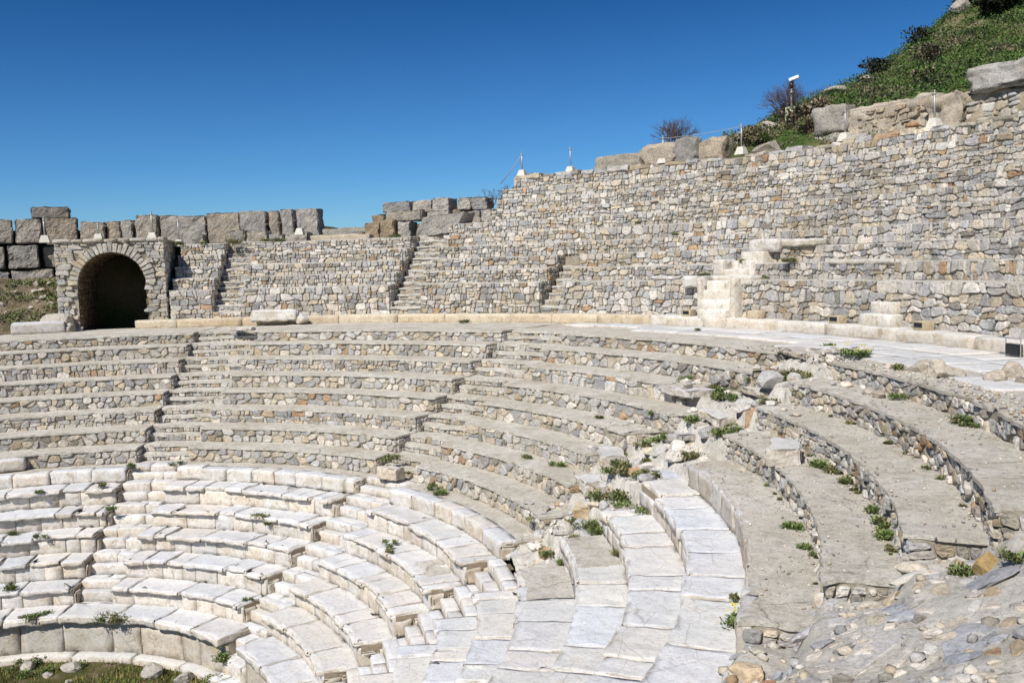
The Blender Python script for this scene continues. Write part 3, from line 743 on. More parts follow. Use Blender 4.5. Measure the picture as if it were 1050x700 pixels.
# ---- ground sheet
def base_h(th, r):
    th = (th+360) % 360
    if th > 270: th -= 360
    # hillside ground behind the theatre
    cav = clamp((th+28)/16)*clamp((200-th)/16)
    z = ORCH
    if r > 6.4: z = ORCH+(level(r-.3)-.9-ORCH)*clamp((r-6.6)/.8) if r < 20.9 else 2.0
    hi = clamp((122.0-th)/2.5)
    left = 6.38 if (th < 160.5 or r > 26.3) else lerp(6.38, 5.1, clamp((th-160.5)/1.0))
    out = lerp(left, 8.62, hi); ri = lerp(23.45 if th < 160 else 25.0, 26.05, hi)
    if r >= 20.9:
        z = lerp(2.0, out, clamp((r-ri)/.45))
    if r > 26.8 and (138.4 < th < 172 or 119.6 < th < 131.4): z = lerp(z, 7.2, clamp((r-26.8)/.3))
    if r > 27: z += .2*nz(th*.1, r*.2)
    if r > 40: z -= clamp((r-40)/200)*8
    if r > 27 and 60 < th < 125: z -= (r-27)*.02
    return lerp(ORCH, z, cav)
rs = [0, 1.5, 3, 4.2, 5, 5.6, 6.1, 6.4, 6.7, 7, 7.4, 8, 9, 10, 11, 12, 13, 14, 15, 16, 17, 18, 19, 20, 20.9, 21.8, 22.5, 23.0, 23.45, 23.6, 23.75, 24, 24.5, 25.0, 25.2, 25.5, 26.05, 26.3, 26.6, 26.8, 27.1, 28, 29, 30, 32, 34, 37, 40, 46, 55, 70, 100, 160, 300, 700, 1500]
mb = MB(); mb.grid([[P(th, r, base_h(th, r)+(.03*nz(P(th, r, 0)[0]*1.3, P(th, r, 0)[1]*1.3) if r < 6.3 else 0)) for r in rs] for th in [i*.75 for i in range(481)]], flip=True)
o = obj('ground', mb, 'ground', None, True, origin=(0, 0, -.001), kind='structure')
mb = MB(); mb.grid([[P(th, r, ORCH+.012+.05*nz(P(th, r, 0)[0]*1.3, P(th, r, 0)[1]*1.3)) for r in [i*.25 for i in range(0, 26)]] for th in range(0, 361, 4)], flip=True)
obj('orchestra_floor', mb, 'orchestra', None, True, origin=(0, 0, ORCH), kind='structure')

# left earth slope beside the arch
mb = MB()
def slope_h(th, r): return 3.32+clamp((r-20.9)/4.2)**.8*1.95+.16*nz(th*.5, r*.9)+.06*nz(th*2, r*4)-.3*clamp((162.3-th)/2)*0
mb.grid([[P(th, r, slope_h(th, r)) for r in [20.3+i*.2 for i in range(27)]] for th in [160.9+i*.4 for i in range(46)]], flip=False)
obj('earth_slope', mb, 'bank', None, True, kind='structure')

# ---- hill
def crest(y): return max(-12.4, -5.6-.52*(y-28)) if y < 41 else -12.4
def hill_h(x, y):
    z = 9.3+.27*(y-28)+(.0085*(y-40)**2 if y > 40 else 0)
    if y > 62: z = 9.3+.27*34+.0085*22*22+.62*(y-62)
    d = crest(y)-x
    z += .75*math.exp(-((x+2.9)**2+(y-28.6)**2)/4.5)
    if d > 0: z -= .6*d
    else: z += .10*min(-d, 6)*clamp((y-30)/12)*.5
    k = clamp((y-31)/6)
    z += .35*nz(x*.22, y*.22)*k+.16*nz(x*.8, y*.8)
    return z
ys = [26.4+i*.45 for i in range(60)]+[53.4+i*1.2 for i in range(40)]
xs = [-22+i*.5 for i in range(72)]+[14+i*2 for i in range(24)]
def hz(x, y):
    r = math.hypot(x, y)
    return hill_h(x, y) if r > 27.3 else lerp(8.45, hill_h(x, y), clamp((r-26.1)/1.2))
mb = MB(); mb.grid([[(x, y, hz(x, y)) for x in xs if True] for y in ys], flip=False)
obj('hillside', mb, 'hill', None, True, kind='structure')

# ------------------------------------------------------------------ vegetation
def leaves(mb, c, rad, n, size, pal, rr, flat=.7, up=.3, wide=.5):
    for _ in range(n):
        while True:
            p = Vector((rr.uniform(-1, 1), rr.uniform(-1, 1), rr.uniform(-1, 1)))
            if p.length < 1: break
        if rr.random() < .7: p = p.normalized()*rr.uniform(.65, 1.0)
        d = (p+Vector((rr.gauss(0, .5), rr.gauss(0, .5), rr.gauss(0, .5)+up))).normalized()
        q = Vector((c[0]+p.x*rad[0], c[1]+p.y*rad[1], c[2]+p.z*rad[2]))
        s = size*rr.uniform(.6, 1.4); side = d.cross(Vector((rr.gauss(0, 1), rr.gauss(0, 1), rr.gauss(0, 1)))).normalized()*s*wide
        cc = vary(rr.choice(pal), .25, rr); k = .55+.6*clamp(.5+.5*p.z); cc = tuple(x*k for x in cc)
        o = len(mb.v)
        for v in (q-d*s*.3, q+side*.8+d*s*.2, q+d*s, q-side*.8+d*s*.2): mb.vert(v, cc)
        mb.f.append((o, o+1, o+2, o+3))
GR = [(.15, .20, .06), (.11, .16, .05), (.20, .24, .09), (.09, .12, .04), (.22, .2, .09)]
HG = [(.07, .14, .028), (.095, .175, .035), (.05, .10, .024), (.13, .19, .05), (.13, .14, .06)]
DK = [(.03, .042, .02), (.045, .055, .028), (.025, .03, .016), (.06, .06, .04)]
BR = [(.24, .18, .12), (.19, .14, .09), (.3, .23, .15), (.13, .12, .07)]
rr = random.Random(21); mb = MB()
for _ in range(2700):
    y = 28.5+rr.random()**.8*38; x = rr.uniform(crest(y)-1.5, 9)
    bk = .27*(x+8)+31.2        # lower edge of the green: bank of bare stones below it
    if y < bk-.8+2.6*nz(x*.3, 4)*1.2 and rr.random() < .93: continue
    q_ = nz(x*.3, y*.3, 3)+.6*nz(x*.9, y*.9, 8); gpal = HG if q_ > -.22 else (HG[2:3]+DK if q_ > -.45 else BR+HG[4:])
    s = rr.uniform(.3, .8)*(1 if rr.random() < .85 else 1.5)
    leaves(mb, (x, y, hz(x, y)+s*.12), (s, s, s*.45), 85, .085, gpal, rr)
for _ in range(260):
    x = rr.uniform(-7, 1); y = rr.uniform(26.7, 30)
    s = rr.uniform(.15, .4); leaves(mb, (x, y, hz(x, y)+s*.1), (s, s, s*.5), 50, .055, rr.choice((HG, [(.24, .18, .12), (.19, .14, .09), (.3, .25, .15)], [(.2, .2, .1), (.14, .15, .07)])), rr)
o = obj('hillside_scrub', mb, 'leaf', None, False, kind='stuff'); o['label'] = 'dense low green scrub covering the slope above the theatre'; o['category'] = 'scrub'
def bush(label, x, y, rad, pal, n, seed, size=.16, z=None, name='bush', lumps=7, grp='bushes on the hill and bank'):
    rr = random.Random(seed); z = hz(x, y) if z is None else z
    t = thing(name, label, 'bush', (x, y, z), grp); mb = MB()
    for i in range(lumps):
        a = rr.uniform(0, 6.28); k = rr.uniform(0, .6); c = (x+math.cos(a)*rad[0]*k, y+math.sin(a)*rad[1]*k, z+rad[2]*rr.uniform(.4, .9))
        s = rr.uniform(.4, .65); leaves(mb, c, (rad[0]*s, rad[1]*s, rad[2]*s), n//lumps, size, pal, rr)
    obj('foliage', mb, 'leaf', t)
    mb = MB()
    for i in range(5):
        a = rr.uniform(0, 6.28); e = (x+math.cos(a)*rad[0]*.5, y+math.sin(a)*rad[1]*.5, z+rad[2]*.8); tube(mb, [(x, y, z-.1), ((x+e[0])/2, (y+e[1])/2, z+rad[2]*.4), e], [.05, .035, .015])
    obj('stem', mb, 'twig', t)
    return t
def tube(mb, pts, rads, n=6, c=(.5, .5, .5)):
    pts = [Vector(p) for p in pts]; rings = []
    for i, p in enumerate(pts):
        d = (pts[min(i+1, len(pts)-1)]-pts[max(i-1, 0)]).normalized(); a = d.cross(Vector((.31, .17, .93))).normalized()
        if a.length < .1: a = Vector((1, 0, 0))
        b = d.cross(a).normalized(); rings.append([mb.vert(p+(a*math.cos(2*math.pi*k/n)+b*math.sin(2*math.pi*k/n))*rads[i], c) for k in range(n)])
    for a, b in zip(rings, rings[1:]):
        for k in range(n): mb.f.append((a[k], a[(k+1) % n], b[(k+1) % n], b[k]))
    mb.f.append(tuple(rings[0][::-1])); mb.f.append(tuple(rings[-1]))
bush('Large dark round bush at the top right of the hill', -8.5, 54.6, (2.3, 2.2, 1.9), DK, 4600, 1, .17)
bush('Dark evergreen bush at the hill crest beside a white rock', -11.9, 57.0, (1.3, 1.4, 1.0), DK, 1500, 2, .16)
bush('Grey leafless looking bush in the middle of the green slope', -8.4, 46.5, (1.0, 1.0, .9), BR+DK, 700, 3, .12)
bush('Small dark bush on the skyline halfway down the crest', -12.0, 52.0, (.9, .9, .8), DK, 500, 4, .14)
bush('Dark low bush on the skyline below the halfway bush', -11.9, 47.5, (.9, .8, .6), DK, 450, 5, .14)
bush('Olive bush low on the green slope near the bank', -3.5, 37.8, (1.0, .9, .6), HG+BR, 600, 6, .12)
bush('Brown dry bush right of the camera pole', -2.0, 28.0, (.6, .5, .5), BR, 700, 7, .09)
bush('Dark green bush at the foot of the bare shrub', -3.9, 28.9, (.55, .5, .5), DK+HG, 420, 8, .09)
bush('Low brown and green bush behind the wall top boulder', -5.2, 27.4, (.9, .5, .45), BR+HG, 600, 9, .08)
bush('Green weedy bush beside the pale tapered post base', -6.1, 27.0, (.8, .4, .35), GR+HG, 500, 10, .08)
bush('Brown dry bush against the ruined wall end', -2.3, 27.5, (.7, .5, .6), BR+DK, 600, 12, .09)
BL = ['Brown brush clump left of the low pale boulder', 'Reddish brown brush clump above the low pale boulder', 'Mixed brown and green brush under the long pale rock', 'Dry brush clump just below the camera base', 'Tangled brown brush filling the bank beside the ruined wall', 'Grey brown brush at the top of the bank', 'Low green brush in front of the tan boulder', 'Small dry brush patch between the pale rock and the wall']
for q, (x_, y_, rz_) in enumerate([(-3.9, 27.2, .55), (-3.4, 26.9, .4), (-4.6, 27.3, .5), (-1.5, 28.2, .5), (-1.7, 27.2, .5), (-1.2, 28.9, .5), (-5.4, 26.9, .4), (-4.4, 28.4, .4)]):
    bush(BL[q], x_, y_, (rz_*1.25, rz_, rz_*.75), (BR+HG) if q % 2 else (BR+BR+GR), 900, 40+q, .07)
def bare(label, x, y, z, h, seed, n=26):
    rr = random.Random(seed); mb = MB(); mt = MB()
    def br(p, d, L, r, lev):
        q = p+d*L; m = p+d*L*.5+Vector((rr.gauss(0, .04), rr.gauss(0, .04), 0))*L; tube(mb if lev < 2 else mt, [p, m, q], [r, r*.8, r*.6], 4)
        if lev < 4:
            for _ in range(3 if lev else 5): br(p+d*L*rr.uniform(.55, 1), (d+Vector((rr.gauss(0, .5), rr.gauss(0, .5), rr.gauss(0, .3)))).normalized(), L*rr.uniform(.55, .75), r*.55, lev+1)
    t = thing('bare_shrub', label, 'shrub', (x, y, z), 'leafless shrubs on the skyline')
    for i in range(n//5):
        br(Vector((x+rr.gauss(0, .15), y+rr.gauss(0, .15), z)), Vector((rr.gauss(0, .45), rr.gauss(0, .45), 1)).normalized(), h*.42, .022, 0)
    obj('branches', mb, 'twig', t); obj('twigs', mt, 'twig', t)
bare('Round leafless shrub behind the skyline boulders', *P(106.3, 28.2, 9.45), 1.5, 3, 60)
bare('Reddish bare shrub around the camera pole', *P(96.4, 28.6, 10.0), 1.7, 4, 60)
bare('Small faint bare shrub left of the tall wall corner', *P(121.2, 26.6, 7.7), 1.0, 5, 25)

# ---- weeds (positions in the theatre's own polar coordinates)
def weed(label, th, r, z, s, seed, flower=False, w=1.0):
    rr = random.Random(seed); x, y, _ = P(th, r, z); t = thing('weed', label, 'weed', (x, y, z), 'weeds growing between the stones'); mb = MB(); s *= .72*rr.uniform(.65, 1.15); PALW = rr.choice((GR, GR[:3], GR[2:], [(.17, .19, .07), (.24, .22, .10), (.12, .14, .05), (.32, .27, .15)]))
    n = int(60+60*s)
    for k in range(rr.choice((2, 3, 4, 5))):
        ox_, oy_ = rr.gauss(0, .10*s*w), rr.gauss(0, .10*s*w)
        for _ in range(n):
            a = rr.uniform(0, 6.28); e = rr.uniform(.15, 1.2); L = s**.4*rr.uniform(.035, .085); b = Vector((x+ox_+rr.gauss(0, .05*s), y+oy_+rr.gauss(0, .05*s), z+rr.uniform(-.01, .08*s)))
            d = Vector((math.cos(a)*math.cos(e), math.sin(a)*math.cos(e), math.sin(e))); sd = Vector((-math.sin(a), math.cos(a), 0))*L*.2; c = vary(rr.choice(PALW), .3, rr)
            o = len(mb.v); q = b+d*L*.55+Vector((0, 0, L*.12))
            for v in (b, q+sd, b+d*L, q-sd): mb.vert(v, c)
            mb.f.append((o, o+1, o+2, o+3))
    obj('leaves', mb, 'leaf', t)
    if flower:
        mb = MB()
        for _ in range(9):
            rock(mb, (x+rr.gauss(0, .1*s), y+rr.gauss(0, .1*s), z+s*rr.uniform(.12, .26)), (.026, .026, .018), 0, 1, 2, (.7, .58, .05), 1)
        obj('flowers', mb, 'leaf', t)
WD = {'the far left wedge of marble rows': [(158.4, 9.08, -1.2, .9), (153.2, 8.55, -1.2, .8), (143.4, 9.34, -.77, 1), (155.3, 9.82, -.33, .8), (146, 10.1, -.33, 1.2), (156, 7.3, -2.07, 1), (149.5, 6.5, -2.55, 1.5), (152, 6.55, -2.55, 1)],
      'the middle wedge of marble rows': [(134.8, 6.45, -2.62, 2.0), (132, 6.42, -2.6, 1.4), (116.5, 9.27, -.85, 1.4), (114.8, 9.2, -.95, 1.0), (107, 7.5, -2.1, .8), (144.1, 11.01, 0, 1.2), (138.4, 11.03, 0, 1), (112.5, 6.5, -2.6, 1)],
      'the wedge left of the collapsed gap': [(103.4, 11.48, .42, 1.6), (101.1, 11.5, 0.1, .9), (93.8, 11.2, 0, 1.1), (91.2, 11.2, 0, .9), (86, 9.25, -.75, .8), (88.5, 9.3, -.72, .8), (84.7, 12.67, .84, .9), (79.6, 12.88, .84, 1), (82, 14.3, 1.68, .8), (77.5, 15.95, 2.52, 1.1)],
      'the collapsed gap': [(68, 12.85, .95, 2.4), (66.3, 12.9, 1.0, 2.2), (67.6, 13.4, 1.2, 1.6), (70.5, 13.2, 1.1, 1.5), (69.5, 12.1, .5, 1.2), (72.5, 14.2, 1.6, 1.8), (71.5, 14.5, 1.7, 1.3), (73, 15.8, 2.4, 1.6), (71.2, 15.9, 2.45, 1.5), (68.4, 16.6, 2.6, 1.8), (70.2, 16.3, 2.5, 1.4), (67.0, 15.2, 2.1, 1.3), (67.5, 11.3, .1, 1.1), (66.8, 11.8, .4, 1.3), (63.2, 12.9, .9, 1.2), (62, 13.0, 1.2, 1.6), (74.2, 13.8, 1.4, 1.2), (69.9, 17.3, 3.0, 1.2), (66.2, 16.0, 2.4, 1.2), (65, 14.3, 1.75, 1.5)],
      'the nearest wedge of wide seats': [(56.6, 12.25, .45, .8), (51.8, 15.28, 2.1, 1.1), (50.3, 15.3, 2.1, 1.3), (47.7, 15.33, 2.1, 1), (42.1, 15.36, 2.1, 1.1), (39.5, 15.36, 2.1, 1), (37.8, 15.36, 2.1, 1), (44.5, 14.5, 1.68, .7), (41.0, 14.5, 1.68, .8), (47.5, 16.85, 2.94, 1), (46.5, 16.85, 2.94, .8), (55, 16.8, 2.96, .8), (38, 13.6, 1.26, .7)],
      'the edge of the white walkway paving': [(71, 18.3, 3.3, .9), (63.9, 17.5, 3.33, 1.7), (64.9, 17.4, 3.33, 1.5), (58.5, 17.35, 3.3, .9), (88, 18.9, 3.3, 1.0), (116, 19.6, 3.3, 1.3)],
      'the dusty slope in the foreground': [(34.2, 13.9, 1.3, .8), (30.9, 16.6, 2.6, 1.1), (31.2, 15.9, 2.3, 1.0), (29.5, 16.3, 2.4, .8)]}
i = 0
for place, L in WD.items():
    for j, (th, r, z, s) in enumerate(L):
        i += 1; zz = z
        if place == 'the collapsed gap': zz = Hgap(th, r)
        if place == 'the dusty slope in the foreground': zz = Hnear(th, r)
        if (place == 'the edge of the white walkway paving' and j in (1, 2)):
            weed('Yellow flowering weed at the broken edge of the white paving', th, r, zz, s, i, True); continue
        weed('Small green weed growing in a joint of '+place, th, r, zz, s*1.15, i)
for j in range(26):
    k_ = rnd.choice((5, 6, 6, 7)); th = rnd.uniform(35, 60); r = rr_(k_)-.05
    weed('Thin line of moss and tiny plants at the foot of a riser, nearest wedge', th, r, rz(k_-1), rnd.uniform(.15, .5), 900+j)
weed('Tall green weed with yellow flowers beside the foreground marble steps', 35.2, 13.75, 1.2, 2.0, 90, True, .5)
weed('Weed with yellow flowers at the foot of the podium corner', 103.2, 6.4, -3.0, 2.8, 91, True, .6)
weed('Second bushy weed at the foot of the podium corner', 101.8, 6.2, -3.45, 3.0, 92, True)
for j, (th, r, s) in enumerate([(147.8, 22.9, 1.5), (150, 23.0, 2.4), (145, 23.2, 2.0), (141.5, 23.3, 3.0), (140.2, 23.2, 2.0), (128.6, 23.2, 2.0), (152, 6.0, 2), (147, 5.9, 2.4), (137, 5.9, 2)]):
    weed(['Bright yellow flowering weed above the arch stair', 'Green weed clump on the ledge beside the arch block', 'Green weeds below the skyline blocks', 'Widest green weed clump below the skyline blocks', 'Small weed at the right end of the ledge clumps', 'Green weed under the tumbled blocks', 'Grassy weed against the podium plinth, left', 'Grassy weed against the podium plinth, middle', 'Grassy weed against the podium plinth, right'][j], th, r, 6.42 if r > 10 else ORCH+.02, s, 200+j, j == 0)
for j in range(34):
    th = rnd.uniform(62.5, 75.5); r = rnd.uniform(11.3, 17.3)
    weed('Green weed rooted between fallen stones of the collapsed gap', th, r, Hgap(th, r), rnd.uniform(.7, 2.2), 1000+j)
# weeds on upper ledges
for j, (th, r, z) in enumerate([(89, 21.3, 5.12), (92.0, 20.85, 4.75), (84.5, 21.28, 5.1), (86.2, 20.85, 4.67), (103, 23, 6.5), (98, 22.4, 6.03)]):
    weed(['Tiny weed beside the short upper marble flight', 'Small weed on the white steps of the rubble wall', 'Tiny weed on the ledge right of the white steps', 'Little weed on the first ledge under the marble blocks', 'Tiny weed high on the tall wall', 'Tiny weed midway up the tall wall'][j], th, r, z, 1.2, 300+j)
# orchestra grass and slope grass
rr = random.Random(5); mb = MB()
for _ in range(26000):
    th = rr.uniform(95, 200); r = 6.25*math.sqrt(rr.random())
    x, y, _z = P(th, r, 0)
    if nz(x*1.1, y*1.1, 7) < -.12 and rr.random() < .9: continue
    z = ORCH+.05*nz(x*1.3, y*1.3)+.01; L = rr.uniform(.03, .10); a = rr.uniform(0, 6.28)
    c = vary(rr.choice([(.16, .19, .04), (.11, .16, .035), (.24, .21, .07), (.2, .16, .07)]), .3, rr); o = len(mb.v)
    if rr.random() < .012: c = (.7, .58, .04); L = .05
    dx, dy = math.cos(a)*L*.3, math.sin(a)*L*.3
    mb.vert((x-dx*.6, y-dy*.6, z), c); mb.vert((x+dx*.6, y+dy*.6, z), c); mb.vert((x+dy*1.3, y-dx*1.3, z+L), c); mb.f.append((o, o+1, o+2))
o = obj('grass', mb, 'leaf', None, False, kind='stuff'); o['label'] = 'thin green and brown grass with yellow flowers on the orchestra floor'; o['category'] = 'grass'
mb = MB()
for _ in range(300):
    th = rr.uniform(161.0, 171); r = rr.uniform(21.3, 24.8)
    if nz(th*.5, r) < -.12: continue
    x, y, _z = P(th, r, 0); leaves(mb, (x, y, slope_h(th, r)+.04), (.2, .2, .12), 22, .07, GR, rr)
o = obj('slope_grass', mb, 'leaf', None, False, kind='stuff'); o['label'] = 'patchy green grass on the earth slope left of the arch'; o['category'] = 'grass'

# ------------------------------------------------------------------ big blocks
GB = [(.43, .42, .40), (.48, .465, .43), (.37, .365, .35), (.46, .42, .36)]
def big(label, tha, thb, r, z0, z1, D=.9, seed=0, c=None, tilt=0, slant=0, grp='big grey blocks along the skyline', ang=0):
    rr = random.Random(seed*7+1); c = c or vary(rr.choice(GB), .1, rr); L = R(tha-thb)*r
    m0 = math.radians(tha)
    o = Vector(P(tha, r, z0)); e1 = (Vector(P(thb, r, z0))-o).normalized(); e2 = Vector((math.cos(m0), math.sin(m0), 0))
    e2 = (e2-e1*e2.dot(e1)).normalized(); ang = ang or rr.uniform(-5, 5); tilt = tilt or rr.uniform(-.035, .035); z1 += rr.uniform(-.05, .05)
    if ang:
        q = Matrix.Rotation(R(ang), 3, 'Z'); e1 = q @ e1; e2 = q @ e2
    def f(x, y, z): return tuple(o+e1*(x+slant*z)+e2*y+Vector((0, 0, z+tilt*x)))
    mb = MB(); block(mb, f, L, D, z1-z0, (15, 8, 13), .035, .034, c, 3.0, 3.0, seed=seed*3.3+2)
    ob = obj('stone_block', mb, 'rock', None, False); ob['label'] = label; ob['category'] = 'stone block'; ob['group'] = grp; return ob
def pxth(x):  # column positions measured on the skyline ring, in degrees
    T = [(0, 166.8), (15, 165.6), (45, 163.2), (80, 160.4), (108, 158.0), (137, 155.5), (162, 153.4), (190, 150.9), (215, 148.6), (245, 145.9), (275, 143.1), (293, 141.4), (315, 139.3), (328, 138.1), (385, 132.8), (395, 131.7), (430, 128.3), (475, 123.9), (515, 120.1)]
    if x < 0: return 166.8-x*.08
    for (a, p), (b, q) in zip(T, T[1:]):
        if a <= x <= b: return p+(q-p)*(x-a)/(b-a)
    return 120.1
S = [(-60, -32, 6.6, 7.6, 'Block at the far left end of the top course'), (-30, 13, 6.75, 7.72, 'Rough square block, leftmost of the skyline'), (15, 43, 6.7, 7.72, 'Wide pale block left of the capped one'), (45, 80, 6.65, 7.75, 'Grey block under the long flat capstone'),
     (82, 108, 6.6, 7.6, 'Pitted block above the left of the arch'), (109, 124, 6.6, 7.55, 'Narrow pale block above the arch crown'), (124, 136, 6.6, 7.62, 'Small dark block above the arch crown'), (138, 163, 6.6, 7.75, 'Layered block above the right of the arch'),
     (165, 212, 6.6, 7.8, 'Long rough block right of the arch post'), (213, 248, 6.9, 7.8, 'Tapered block with a deep shaded right side'), (248, 275, 6.9, 7.82, 'Square block left of the narrow pair'), (277, 288, 6.9, 7.85, 'Narrow upright block, left of the narrow pair'),
     (289, 303, 6.9, 7.85, 'Narrow upright block, right of the narrow pair'), (305, 328, 6.85, 7.88, 'Last tall block at the right end of the left skyline')]
for i, (a, b, z0, z1, lab) in enumerate(S):
    z0 = 6.35 if a >= 82 else z0
    big(lab, pxth(a)-.03, pxth(b)+.1, 25.75+.12*(i % 2), z0, z1, 1.0, 10+i, slant=-.04 if i > 8 else 0)
big('Long flat capstone, highest block of the left skyline', pxth(32), pxth(71), 25.9, 7.75, 8.18, .9, 31)
for i, (a, b, z0, z1, lab) in enumerate([(-50, -22, 5.7, 6.6, 'Second course block outside the left edge'), (-20, 3, 5.7, 6.6, 'Second course block at the left picture edge'), (6, 38, 5.68, 6.62, 'Rounded second course block left of the arch'), (41, 58, 5.7, 6.55, 'Recessed dark second course block by the arch'), (-40, 7, 4.75, 5.62, 'Lowest course block at the left edge'), (8, 52, 4.8, 5.62, 'Long lowest course block above the earth slope'), (-60, -42, 4.75, 5.62, 'Lowest course block outside the left edge')]):
    big(lab, pxth(a), pxth(b)+.08, 25.6+(.5 if a == 41 else 0), z0, z1, 1.0, 40+i, grp='big grey blocks of the left wall')
for i, (a, b, z0, z1, lab) in enumerate([(203, 217, 6.35, 6.85, 'Small low block under the leftmost rope span'), (244, 260, 6.35, 6.95, 'Small rounded block under the skyline gap'), (261, 283, 6.4, 6.9, 'Low flat block under the square skyline block'), (284, 300, 6.35, 6.8, 'Thin stacked block under the narrow pair'), (301, 326, 6.3, 6.8, 'Tumbled pale block at the end of the ropes')]):
    big(lab, pxth(a), pxth(b)+.1, 24.5, z0, z1, .7, 60+i, grp='small blocks below the skyline')
MBL = [(370, 384, 6.25, 6.75, 24.6, 'Small block at the foot of the tumbled pile'), (384, 399, 6.35, 7.1, 24.8, 'Tan block low at the left of the pile'), (400, 415, 6.45, 7.2, 24.7, 'Brown square block beside the dark gap of the pile'), (416, 430, 6.4, 7.1, 24.9, 'Block behind the big slanted one'),
       (388, 401, 7.1, 7.5, 25.2, 'Small tan block at the left of the second course'), (402, 441, 7.15, 7.55, 25.1, 'Long grey block of the second course of the pile'), (443, 468, 6.9, 7.5, 25.3, 'Grey block behind the big slanted one, second course'), (470, 479, 7.0, 7.5, 25.2, 'Small brown block at the right of the second course'), (480, 500, 6.9, 7.5, 25.2, 'Flat block near the tall corner, second course'), (500, 513, 6.9, 7.5, 25.2, 'Last second course block beside the tall corner'),
       (398, 426, 7.55, 7.95, 25.3, 'Dark topped block, left end of the top course of the pile'), (428, 448, 7.5, 7.97, 25.4, 'Second block of the top course of the pile'), (449, 467, 7.5, 8.02, 25.3, 'Third block of the top course of the pile'), (475, 490, 7.5, 8.03, 25.3, 'Fourth top course block, right of the dark gap'), (490, 506, 7.5, 8.0, 25.3, 'Fifth top course block, next to the tall corner')]
for i, (a, b, z0, z1, r, lab) in enumerate(MBL):
    big(lab, pxth(a), pxth(b)+.08, r, z0, z1, .9, 80+i, grp='tumbled grey blocks left of the tall corner', c=(.40, .33, .24) if 'tan' in lab.lower() or 'brown' in lab.lower() else None)
big('Biggest tumbled block, slanted with a shaded pointed end', 127.0, 122.3, 23.9, 6.42, 7.2, .9, 120, c=(.40, .395, .375), tilt=.07, slant=.5, grp='tumbled grey blocks left of the tall corner', ang=-10)
# pale low wall between the two block groups
one('low_wall', 'Low pale sandy wall top between the two block groups', 'wall', lambda m: block(m, arcmap(138.0, 24.3, 6.2, 24.5), 2.6, .6, .48, (12, 3, 2), .06, .06, (.52, .46, .36), .4), 'rubble')
one('low_wall', 'Thin dark stone course behind the pale sandy wall top', 'wall', lambda m: block(m, arcmap(138.0, 26.0, 6.3, 26), 2.7, .6, .72, (14, 3, 2), .06, .08, (.36, .35, .32), .4), 'rock')

def boulder(label, th, r, z, size, ang, seed, c=(.5, .5, .48), mat='rock', planes=9, boxy=0.0, tilt=(0, 0), name='boulder', grp='loose boulders and blocks', sub=3, rough=.09):
    x, y, _ = P(th, r, 0); mb = MB(); rock(mb, (x, y, z), size, ang, seed, planes+5, c, sub, rough, tilt, boxy)
    o = obj(name, mb, mat, None, False); o['label'] = label; o['category'] = name.replace('_', ' '); o['group'] = grp; return o
# skyline boulders on the tall wall (ang: tangent direction = th-90)
boulder('Long rounded boulder, left of the skyline boulders on the tall wall', 109.0, 26.6, 8.95, (2.3, 1.1, .8), 19, 1, (.45, .43, .38), grp='skyline boulders on the tall wall', boxy=.7)
boulder('Pale blocky boulder under the leafless shrub', 105.2, 26.7, 9.0, (1.9, 1.2, 1.15), 15, 2, (.52, .47, .39), boxy=.74, grp='skyline boulders on the tall wall')
boulder('Grey cracked boulder right of the pale blocky one', 102.9, 26.6, 9.15, (1.1, 1.1, 1.1), 12, 3, (.34, .34, .33), boxy=.7, grp='skyline boulders on the tall wall')
boulder('Tan boulder with shaded right side below the brush', 101.0, 26.8, 9.1, (1.2, 1.1, 1.15), 10, 4, (.5, .44, .35), boxy=.7, grp='skyline boulders on the tall wall')
boulder('Long pale rock rising towards the camera pole', 99.4, 28.2, 9.55, (2.9, 1.1, .9), 10, 5, (.55, .53, .48), tilt=(-14, 0), grp='skyline boulders on the tall wall')
boulder('Low pale boulder sitting on the wall top before the ruined wall', 96.0, 26.45, 8.92, (1.15, .7, .5), 6, 6, (.48, .46, .42), grp='skyline boulders on the tall wall')
boulder('Pale rock on the crest of the green hill', math.degrees(math.atan2(56.5, -11.9)), math.hypot(56.5, 11.9), hz(-11.9, 56.5)+.3, (1.2, 1, .9), 0, 7, (.5, .49, .46), grp='rocks on the hill')
for q, (x, y, s, nm) in enumerate([(-10.2, 44.0, .7, 'left'), (-10.4, 41.5, .9, 'lowest'), (-9.2, 45.8, .6, 'right')]):
    boulder('Small pale rock in the green slope, %s of three' % nm, math.degrees(math.atan2(y, x)), math.hypot(x, y), hz(x, y)+.25, (s, s*.8, s*.5), 30*q, 20+q, (.55, .52, .45), grp='rocks on the hill')
rr = random.Random(44)
for q in range(46):
    x = rr.uniform(-7, 7); y = .27*(x+8)+31.0+rr.uniform(-3.2, .6)
    s = rr.uniform(.14, .45)
    boulder('Loose tan stone on the bare bank below the green slope', math.degrees(math.atan2(y, x)), math.hypot(x, y), hz(x, y)+s*.1, (s, s*.8, s*.6), rr.uniform(0, 180), 300+q, vary((.45, .37, .27), .2, rr), 'rubble', sub=2, grp='loose stones on the bare bank')
